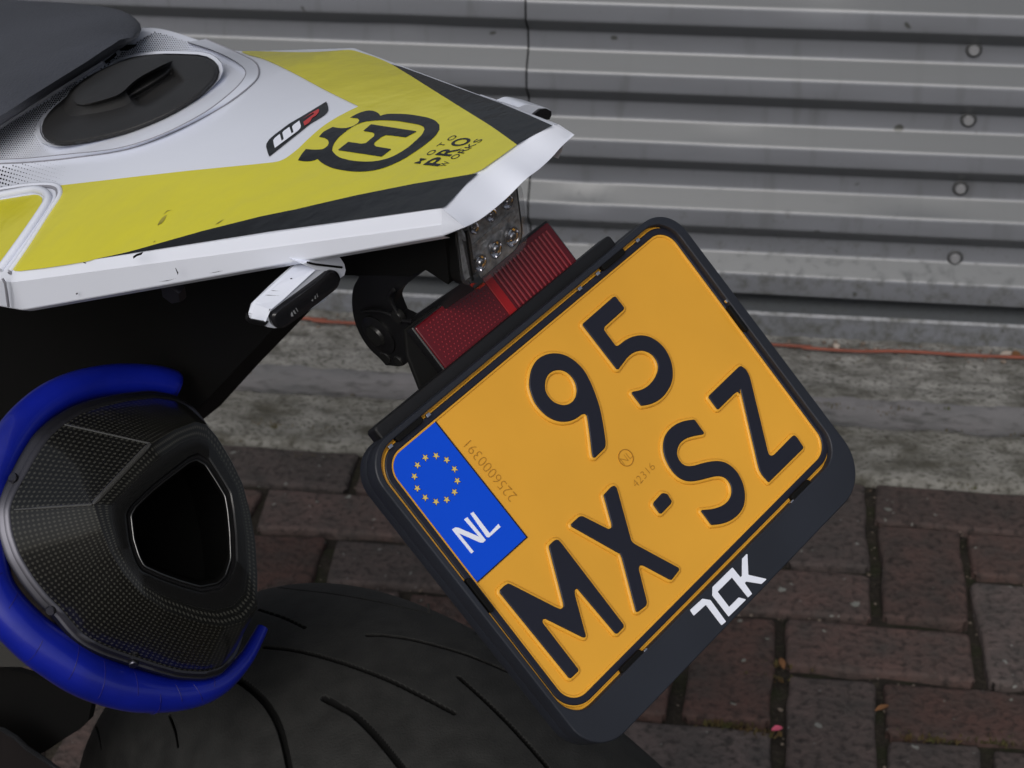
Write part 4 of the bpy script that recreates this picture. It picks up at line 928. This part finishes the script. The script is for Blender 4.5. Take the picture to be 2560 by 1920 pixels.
# ---- turn signals -----------------------------------------------------------
zS = zone(600, 640, 280); RS = -.110
def rr_(px, off): return [on_r(x, y, RS)+R*off for x, y in px]
n_top = zS([(1240, 160), (1490, 275), (850, 860), (610, 1060), (505, 1300), (205, 1240), (315, 960), (700, 600), (1090, 265)])
back_ = zS([(1000, 205), (1240, 160), (1090, 265), (700, 600), (315, 960), (205, 1240), (160, 1140), (185, 1000), (225, 930), (560, 600), (860, 310)])
lip = zS([(1490, 275), (1760, 235), (2040, 250), (1980, 430), (1880, 600), (1700, 880), (1300, 1130), (780, 1420), (720, 1438), (540, 1410), (505, 1300), (610, 1060), (850, 860)])
stalk = zS([(1240, 160), (1330, 130), (1480, 0), (1560, -60), (1900, -60), (1990, 50), (2060, 160), (2088, 280), (2060, 380), (1980, 440), (1760, 300), (1490, 275)])
sg = ngon_slab('turn_signal', rr_(lip, 0), -R*.012, M['white'], bike_o, bevel=.0006, label='white left turn signal with a smoked lens')
# faceted upper shell: vertices shared between lens side and top/front facets
tv = [on_r(x, y, RS)+R*.0006 for x, y in n_top]; 
tv2 = []
for i, p in enumerate(tv):
    tv2.append(p)
def lift(px, r): return [on_r(x, y, RS+r) for x, y in px]
inner_edge = zS([(1490, 275), (850, 860), (610, 1060), (505, 1300)]); far_edge = zS([(1240, 160), (700, 600), (315, 960), (205, 1240)]); rear_edge = zS([(1000, 205), (560, 600), (215, 940), (165, 1130)])
a_, b_, c_ = lift(inner_edge, .0010), lift(far_edge, -.009), lift(rear_edge, -.016)
mesh('signal_shell', a_+b_+c_, [(i, i+1, 5+i, 4+i) for i in range(3)]+[(4+i, 5+i, 9+i, 8+i) for i in range(3)], M['white'], sg)
mesh('signal_stalk', *(lambda P: (P+[p-R*.016 for p in P], [tuple(range(len(P)))]+[(i, (i+1) % len(P), len(P)+(i+1) % len(P), len(P)+i) for i in range(len(P))]))(lift(stalk, .0004)), M['white'], sg)
tube('signal_groove', lift(spline(zS([(1330, 125), (1500, 165), (1750, 195), (2010, 225)]), 12), .0008), .0005, M['matte'], sg, seg=6)
ln = fillet(zS([(1760, 255), (1840, 270), (1900, 340), (1930, 430), (1905, 520), (1840, 610), (1300, 1030), (800, 1385), (740, 1405), (660, 1390), (600, 1330), (565, 1240), (570, 1150), (620, 1085), (800, 940), (1200, 650), (1680, 290)]), 4)
L3 = rr_(ln, .0012); cL = np.mean(L3, 0)
loft('signal_lens', [np.array([p-R*.002 for p in L3]), np.array([p+R*.0006 for p in L3]), np.array([cL+(p-cL)*.94+R*.0016 for p in L3]), np.array([cL+(p-cL)*.8+R*.0018 for p in L3]), np.array([cL+(p-cL)*.02+R*.0018 for p in L3])], M['dark_lens'], sg, close=True)
for P_ in (zS([(900, 1090), (920, 1040), (955, 1140), (905, 1145)]), zS([(940, 1040), (965, 1010), (1010, 1090), (975, 1095)]), zS([(990, 980), (1010, 970), (1050, 1040), (1030, 1060)]), zS([(1370, 740), (1390, 730), (1400, 800), (1370, 800)]), zS([(1405, 700), (1420, 690), (1440, 760), (1425, 770)]), zS([(1300, 830), (1340, 800), (1340, 850)])):
    mesh('led_glint', rr_(P_, .0034), [tuple(range(len(P_)))], M['lamp_inner'], sg)
tipb = zS([(165, 1130), (205, 1240), (500, 1300), (590, 1290), (500, 1395), (250, 1360), (150, 1270)])
ngon_slab('signal_end_cap', lift(tipb, .0008), -R*.002, M['black'], sg, bevel=.0004)
mesh('chip', lift(zS([(990, 445), (1005, 434), (1030, 436), (1036, 445), (1015, 458), (995, 456)]), -.004), [(0, 1, 2, 3, 4, 5)], M['matte'], sg)
for P_ in ([(490, 772), (560, 768), (800, 782), (560, 780)], [(600, 684), (650, 680), (800, 690), (650, 690)], [(560, 1110), (580, 1045), (605, 1036), (595, 1060), (575, 1085)]):
    mesh('scuff', lift(zS(P_), .0015), [tuple(range(len(P_)))], M['matte'], sg)
# right-hand signal: only its tip shows past the tail
rsig = z2([(1800, 700), (1925, 742), (1985, 716), (2120, 745), (2152, 768), (2155, 800), (2100, 830), (1900, 800)])
sg2 = ngon_slab('turn_signal', [on_r(x, y, RS) for x, y in fillet(rsig, 2)], -R*.014, M['white'], bike_o, bevel=.001, label='right turn signal showing only its white and black tip past the tail')
ngon_slab('signal_lens', [on_r(x, y, RS+.0012) for x, y in z2([(2030, 790), (2075, 755), (2120, 750), (2152, 768), (2154, 796), (2140, 826), (2100, 830)])], -R*.003, M['dark_lens'], sg2)

# ---- silencer ----------------------------------------------------------------
EC = on_s(320, 1330, -.12)
def on_e(px, t): return np.array([onplane(x, y, EC+AXW*t, AXW) for x, y in px])
ze = zone(0, 900, 800); zf = lambda pts: ze([(x, y+1161) for x, y in pts])
base_l = ze([(860, 262), (690, 297), (540, 348), (400, 432), (290, 530), (205, 660), (118, 820), (55, 930), (28, 1010), (24, 1090), (40, 1200), (100, 1370), (200, 1530), (310, 1665)])+zf([(390, 575), (490, 700), (570, 775), (710, 845), (930, 918), (1100, 972), (1230, 1008), (1400, 1018), (1520, 985)])
base_r = ze([(1640, 1990), (1700, 1750), (1710, 1450), (1670, 1100), (1600, 800), (1480, 540), (1350, 362), (1290, 310), (1200, 264), (1050, 240)])
front = ze([(1040, 578), (1200, 500), (1340, 450), (1430, 440), (1520, 560), (1600, 690), (1680, 855), (1732, 1050), (1766, 1250), (1782, 1500), (1785, 1700), (1740, 1820), (1600, 1870), (1400, 1850), (1150, 1760), (930, 1600), (790, 1400), (700, 1180), (640, 1000)])
rec = ze([(868, 1060), (900, 1000), (1080, 830), (1250, 700), (1370, 640), (1440, 680), (1530, 820), (1590, 920), (1625, 1200), (1632, 1400), (1590, 1530), (1530, 1585), (1400, 1612), (1250, 1570), (960, 1450), (890, 1250)])
hol = ze([(905, 1090), (930, 1035), (1050, 920), (1170, 795), (1290, 715), (1380, 680), (1430, 705), (1480, 795), (1530, 885), (1560, 1000), (1580, 1160), (1597, 1330), (1597, 1410), (1575, 1470), (1530, 1525), (1470, 1550), (1420, 1557), (1300, 1530), (1200, 1492), (1060, 1435), (990, 1380), (950, 1270)])
ce = np.array(ze([(1100, 1120)])[0])
# matching stretches of the rear outline (base), the faceted front outline and the outlet recess, so that the creases run corner to corner
SEG = [
 ([(400, 432), (290, 530), (205, 660), (118, 820), (55, 930), (24, 1040)], [(1040, 578), (640, 1000)], [(1180, 760), (1040, 870), (905, 1000)]),
 ([(24, 1040), (40, 1200), (100, 1370), (200, 1530), (310, 1665)], [(640, 1000), (700, 1180), (760, 1330)], [(905, 1000), (868, 1065), (890, 1250)]),
 ([(310, 1665), (390, 1736), (490, 1861), (570, 1936), (710, 2006), (930, 2079)], [(760, 1330), (850, 1480), (980, 1620), (1150, 1740)], [(890, 1250), (930, 1380), (970, 1455), (1100, 1515)]),
 ([(930, 2079), (1100, 2133), (1230, 2169), (1400, 2179)], [(1150, 1740), (1400, 1830), (1560, 1850)], [(1100, 1515), (1250, 1570), (1400, 1612)]),
 ([(1400, 2179), (1520, 2146), (1610, 2050), (1650, 1950)], [(1560, 1850), (1700, 1810), (1785, 1700)], [(1400, 1612), (1530, 1585), (1590, 1530)]),
 ([(1650, 1950), (1700, 1700), (1705, 1400)], [(1785, 1700), (1784, 1500), (1768, 1250)], [(1590, 1530), (1632, 1400), (1625, 1200)]),
 ([(1705, 1400), (1670, 1100), (1600, 800)], [(1768, 1250), (1732, 1050), (1680, 855)], [(1625, 1200), (1610, 1040), (1590, 920)]),
 ([(1600, 800), (1480, 540), (1350, 362)], [(1680, 855), (1600, 690), (1500, 525), (1425, 440)], [(1590, 920), (1530, 820), (1440, 680)]),
 ([(1350, 362), (1290, 310), (1200, 264), (1050, 240), (860, 262)], [(1425, 440), (1350, 420), (1200, 480)], [(1440, 680), (1370, 640), (1310, 662)]),
 ([(860, 262), (690, 297), (540, 348), (400, 432)], [(1200, 480), (1040, 578)], [(1310, 662), (1180, 760)])]
def seg_rs(k, n=15):
    out = []
    for sg_ in SEG:
        P_ = np.array(ze(sg_[k])); L_ = np.r_[0, np.cumsum(np.linalg.norm(np.diff(P_, axis=0), axis=1))]
        for t in np.arange(n)/n*L_[-1]: out.append([np.interp(t, L_, P_[:, 0]), np.interp(t, L_, P_[:, 1])])
    out = np.array(out)
    for _ in range(1 if k != 1 else 0): out = .25*np.roll(out, 1, 0)+.5*out+.25*np.roll(out, -1, 0)
    return out
rb, rf_, rc = seg_rs(0), seg_rs(1), seg_rs(2); NE = len(rb)
dc = np.array(ze([(1250, 1150)])[0])
rh = dc+(rc-dc)*.90
B0 = on_e(rb, 0)
cB = B0.mean(0)
FR = on_e(rf_, .046)
def lerp(k, d=0.): return B0+(FR-B0)*k+AXW*d
prof_c = [np.array([p-AXW*.12-(p-cB)*.35 for p in B0]), np.array([p-AXW*.015 for p in B0]), B0, lerp(.25), lerp(.5), lerp(.75), lerp(.95), on_e(rf_+(rc-rf_)*.03, .0466), on_e(rf_+(rc-rf_)*.5, .0475), on_e(rf_+(rc-rf_)*.9, .0480), on_e(rc, .0476)]
can = loft('silencer', prof_c, [M['carbon'], M['gloss_black']], bike_o, mats=[1]+[0]*7+[1]*2, smooth=24)
uvl = can.data.uv_layers.new(name='UVMap'); NR = len(prof_c)
per = np.linalg.norm(np.roll(B0, -1, 0)-B0, axis=1).sum(); arc = np.r_[0, np.cumsum(np.linalg.norm(np.roll(B0, -1, 0)-B0, axis=1))]
hgt = np.r_[0, np.cumsum([np.linalg.norm(prof_c[i+1]-prof_c[i], axis=1).mean() for i in range(NR-1)])]
for pl_ in can.data.polygons:
    ks = [vi % NE for vi in pl_.vertices]; wrap = max(ks)-min(ks) > NE//2
    for li, vi in zip(pl_.loop_indices, pl_.vertices):
        k, r_ = vi % NE, vi//NE; uvl.data[li].uv = (arc[k+NE if False else (NE if (wrap and k == 0) else k)], hgt[r_])
M['lacquer_edge'] = mat('lacquered_edge', (.040, .040, .038), .22, spec=.6, coat=.6)
tube('crease_edge', [FR[i]+AXW*.0002 for i in range(0, 16)], [.0006]+[.0015]*14+[.0007], M['lacquer_edge'], can, seg=12)
tube('crease_edge', [B0[0]+(FR[0]-B0[0])*t for t in np.linspace(.08, 1, 10)], .0006, M['lacquer_edge'], can, seg=8)
tube('crease_edge', [B0[15]+(FR[15]-B0[15])*t for t in np.linspace(.12, 1, 10)], [.0006]*3+[.0009]*7, M['lacquer_edge'], can, seg=8)
loft('outlet_rim', [on_e(rc, .0476), on_e(rc*.7+rh*.3, .0440), on_e(rc*.3+rh*.7, .0440), on_e(rh, .0460)], M['black'], can, smooth=40)
tube('outlet_edge', on_e(rh+(rh-dc)*.004, .0464), .0005, M['outlet_steel'], can, seg=10, closed=True)
hc = rh.mean(0)
loft('outlet_pipe', [on_e(rh, .0450), on_e(hc+(rh-hc)*.985, .04), on_e(hc+(rh-hc)*.9, -.04), on_e(hc+(rh-hc)*.02, -.04)], M['matte'], can, close=True)
def bnd_(k, o): return np.array([p+(p-cB)/np.linalg.norm(p-cB)*o for p in lerp(k)])
loft('clamp_band', [bnd_(-.06, .0), bnd_(-.06, .0016), bnd_(-.01, .0018), bnd_(.0, .0006), bnd_(.02, .0006), bnd_(.03, .0016), bnd_(.068, .0012), bnd_(.072, .0)], M['steel'], can, smooth=50)
for p in (ze([(115, 825)])[0], zf([(370, 555)])[0], zf([(925, 915)])[0]):
    c = on_e([p], .0008)[0]; dr = (c-cB)/np.linalg.norm(c-cB); loft('rivet', disc(c+dr*.0016, AXW*.5+dr*.8, .0026, .0016, 16), M['steel'], can)
tb = [(1222, 178, 90), (1180, 165, 104), (1050, 140, 108), (850, 135, 112), (650, 160, 115), (450, 222, 120), (280, 325, 125), (130, 478, 132), (10, 680, 138), (-75, 900, 142), (-120, 1150, 150), (-100, 1400, 155), (-30, 1630, 158), (170, 1871, 165), (390, 2041, 172), (620, 2181, 168), (900, 2276, 155), (1150, 2311, 126), (1370, 2291, 104), (1540, 2221, 78), (1690, 2075, 56), (1775, 1930, 46), (1815, 1850, 40)]
T = spline(tb, 110); Pt = on_e(ze([(a, b) for a, b, _ in T]), -.012)
rad = [c*.3617/F*float(RC[2]@(p-CAM)) for (_, _, c), p in zip(T, Pt)]
tube('silicone_ring', Pt, rad, M['silicone'], can, seg=28)

M['crack'] = mat('silicone_crack', (.004, .003, .12), .6)
for k in (48, 52, 57, 61, 66, 71, 75, 79, 82, 85, 88, 91):
    t_ = Pt[min(k+1, 109)]-Pt[k-1]; t_ /= np.linalg.norm(t_); s1 = np.cross(t_, AXW); s1 /= np.linalg.norm(s1); s2 = np.cross(s1, t_); a0 = random.uniform(-.9, .2); a1 = a0+random.uniform(.7, 1.7)
    cam_ = (CAM-Pt[k]); side_ = s1*(1 if s1@cam_ > 0 else -1); up_ = s2*(1 if s2@cam_ > 0 else -1)
    pts_ = [Pt[k]+t_*.003*math.sin(a*1.3)+rad[k]*1.0005*(math.cos(a)*up_+math.sin(a)*side_) for a in np.linspace(a0, a1, 14)]
    tube('hose_crack', pts_, .00022, M['crack'], can, seg=5)
# ---- rear tyre -----------------------------------------------------------------
RA, SA, UA, RT, WT, RCW = -.16, -.06, -.54, .320, .095, .050
def tsurf(px):
    """points of the tread seen at these pixels"""
    out = []
    for x, y in px:
        d = BF@ray(x, y); c0 = BF@(CAM-PC); best = None
        for t in np.arange(.85, 1.6, .0015):
            p = c0+d*t; ss = (p[1]-SA)/WT
            if abs(ss) > .999: continue
            rad_ = math.hypot(p[0]-RA, p[2]-UA); rr = RT-RCW*(1-math.sqrt(1-ss*ss))
            if rad_ <= rr:
                lo, hi = t-.0015, t
                for _ in range(12):
                    md = (lo+hi)/2; p = c0+d*md; ss = max(-.999, min(.999, (p[1]-SA)/WT))
                    if math.hypot(p[0]-RA, p[2]-UA) <= RT-RCW*(1-math.sqrt(1-ss*ss)): hi = md
                    else: lo = md
                best = p; break
        if best is not None: out.append((math.atan2(best[2]-UA, best[0]-RA)*RT, math.asin((best[1]-SA)/WT)*WT))
    return out
zg = zone(600, 1320, 800)
gr_ = [(zg([(215, 405), (400, 428), (600, 450), (800, 482), (1000, 520), (1200, 565), (1330, 600)]), 1.2), (zg([(130, 565), (300, 620), (450, 690)]), 2.0),
       (zg([(880, 742), (1000, 745), (1200, 775), (1500, 855), (1700, 930), (1930, 1030)]), 2.6), (zg([(165, 822), (400, 850), (700, 930), (1000, 1040), (1250, 1160), (1480, 1280)]), 2.4),
       (zg([(-20, 1040), (100, 1130), (200, 1240), (280, 1400), (340, 1659), (350, 1760)]), 4.0), (zg([(580, 1175), (700, 1240), (800, 1300), (950, 1450), (1120, 1659), (1200, 1780)]), 3.6),
       (zg([(1510, 1030), (1700, 1200), (1900, 1400), (2130, 1659), (2220, 1780)]), 2.4), (z7([(640, 1310), (680, 1420), (700, 1530)]), 1.8), (z7([(1170, 1290), (1210, 1400), (1230, 1510)]), 2.0)]
segs = []
for px, w_ in gr_:
    P_ = tsurf([tuple(p) for p in spline(px, 24)])
    for a, b in zip(P_[:-1], P_[1:]): segs.append((a, b, w_*.001*.55))
A_ = np.array([s[0] for s in segs]); B_ = np.array([s[1] for s in segs]); Wg = np.array([s[2] for s in segs])
th = np.concatenate([np.arange(1.0, 2.45, .0013), np.arange(2.45, 2*math.pi+1.0, .05)]); ph = np.linspace(-math.pi/2, math.pi/2, 640)
TH, PH = np.meshgrid(th, ph, indexing='ij'); uu, vv = TH*RT, PH*WT
dep = np.zeros_like(uu)
for a, b, w_ in zip(A_, B_, Wg):
    x0, x1 = min(a[0], b[0])-.006, max(a[0], b[0])+.006; ii = np.where((th*RT > x0) & (th*RT < x1))[0]
    if not len(ii): continue
    sl_ = slice(ii[0], ii[-1]+1); du, dv = uu[sl_]-a[0], vv[sl_]-a[1]; ab = np.array([b[0]-a[0], b[1]-a[1]]); t = np.clip((du*ab[0]+dv*ab[1])/(ab@ab+1e-12), 0, 1)
    dist = np.hypot(du-t*ab[0], dv-t*ab[1]); dep[sl_] = np.maximum(dep[sl_], smst((w_*1.1-dist)/(.0009)))
rad_ = RT-RCW*(1-np.cos(PH))-dep*.006
Pq = np.stack([RA+rad_*np.cos(TH), SA+WT*np.sin(PH), UA+rad_*np.sin(TH)], -1).reshape(-1, 3)
nth, nph = len(th), len(ph)
Pw = Pq@BF+PC
II, KK = np.meshgrid(np.arange(nth), np.arange(nph-1), indexing='ij'); a_ = (II*nph+KK).ravel(); b_ = (((II+1) % nth)*nph+KK).ravel()
fs = np.stack([a_, b_, b_+1, a_+1], 1).tolist(); mi = (dep.reshape(-1)[a_] > .3).astype(int).tolist()
# side walls down to the rim
sw = []
for side in (-1, 1):
    prev = [i*nph+(0 if side < 0 else nph-1) for i in range(nth)]
    for (ds, rr) in ((.0, .262), (-.004, .245), (-.014, .226), (-.03, .216)):
        st0 = len(Pw)+len(sw); sw += [world((RA+rr*math.cos(t), SA+side*(WT+ds), UA+rr*math.sin(t))) for t in th]
        cur = list(range(st0, st0+nth))
        for i in range(nth): j = (i+1) % nth; fs.append((prev[i], cur[i], cur[j], prev[j]) if side > 0 else (prev[i], prev[j], cur[j], cur[i]))
        prev = cur
wheel = bpy.data.objects.new('rear_wheel', None); COL.objects.link(wheel); wheel.parent = bike_o; wheel.location = (0, 0, 0)
me = bpy.data.meshes.new('tyre'); me.from_pydata([tuple(p) for p in Pw]+[tuple(p) for p in sw], [], fs); me.update()
mi += [0]*(len(fs)-len(mi)); me.polygons.foreach_set('material_index', mi)
ty = link('tyre', me, [M['rubber'], M['groove']], None, smooth=True); ty.parent = wheel; ty.location = -bike_o.location
def ring3(rr, s_, n_=72): return np.array([world((RA+rr*math.cos(t), SA+s_, UA+rr*math.sin(t))) for t in np.linspace(0, 2*math.pi, n_, endpoint=False)])
rimo = loft('rim', [ring3(.216, -.066), ring3(.222, -.060), ring3(.205, -.045), ring3(.200, 0), ring3(.205, .045), ring3(.222, .060), ring3(.216, .066)], M['black'], None); rimo.parent = wheel; rimo.location = -bike_o.location
hub = loft('hub', [ring3(.005, -.06), ring3(.035, -.06), ring3(.03, 0), ring3(.035, .06), ring3(.005, .06)], M['black'], None); hub.parent = wheel; hub.location = -bike_o.location
for k in range(18):
    t = k*math.pi/9; a, b = world((RA+.032*math.cos(t+.25), SA+(.05 if k % 2 else -.05), UA+.032*math.sin(t+.25))), world((RA+.202*math.cos(t), SA, UA+.202*math.sin(t)))
    sp = tube('spoke', [a, b], .002, M['steel'], None, seg=6); sp.parent = wheel; sp.location = -bike_o.location
# moulding nibs standing on the tyre edge
for p in zg([(1312, 570), (1640, 710)]):
    u_ = tsurf([(p[0]-2, p[1]+6)])
    if u_:
        t = u_[0][0]/RT; s_ = u_[0][1]/WT; rr = RT-RCW*(1-math.cos(s_)); a = np.array([RA+rr*math.cos(t), SA+WT*math.sin(s_), UA+rr*math.sin(t)]); nrm = np.array([math.cos(t), .3, math.sin(t)])
        tb_ = tube('nib', [world(a), world(a+nrm*.006)], .0008, M['rubber'], None, seg=6); tb_.parent = wheel; tb_.location = -bike_o.location
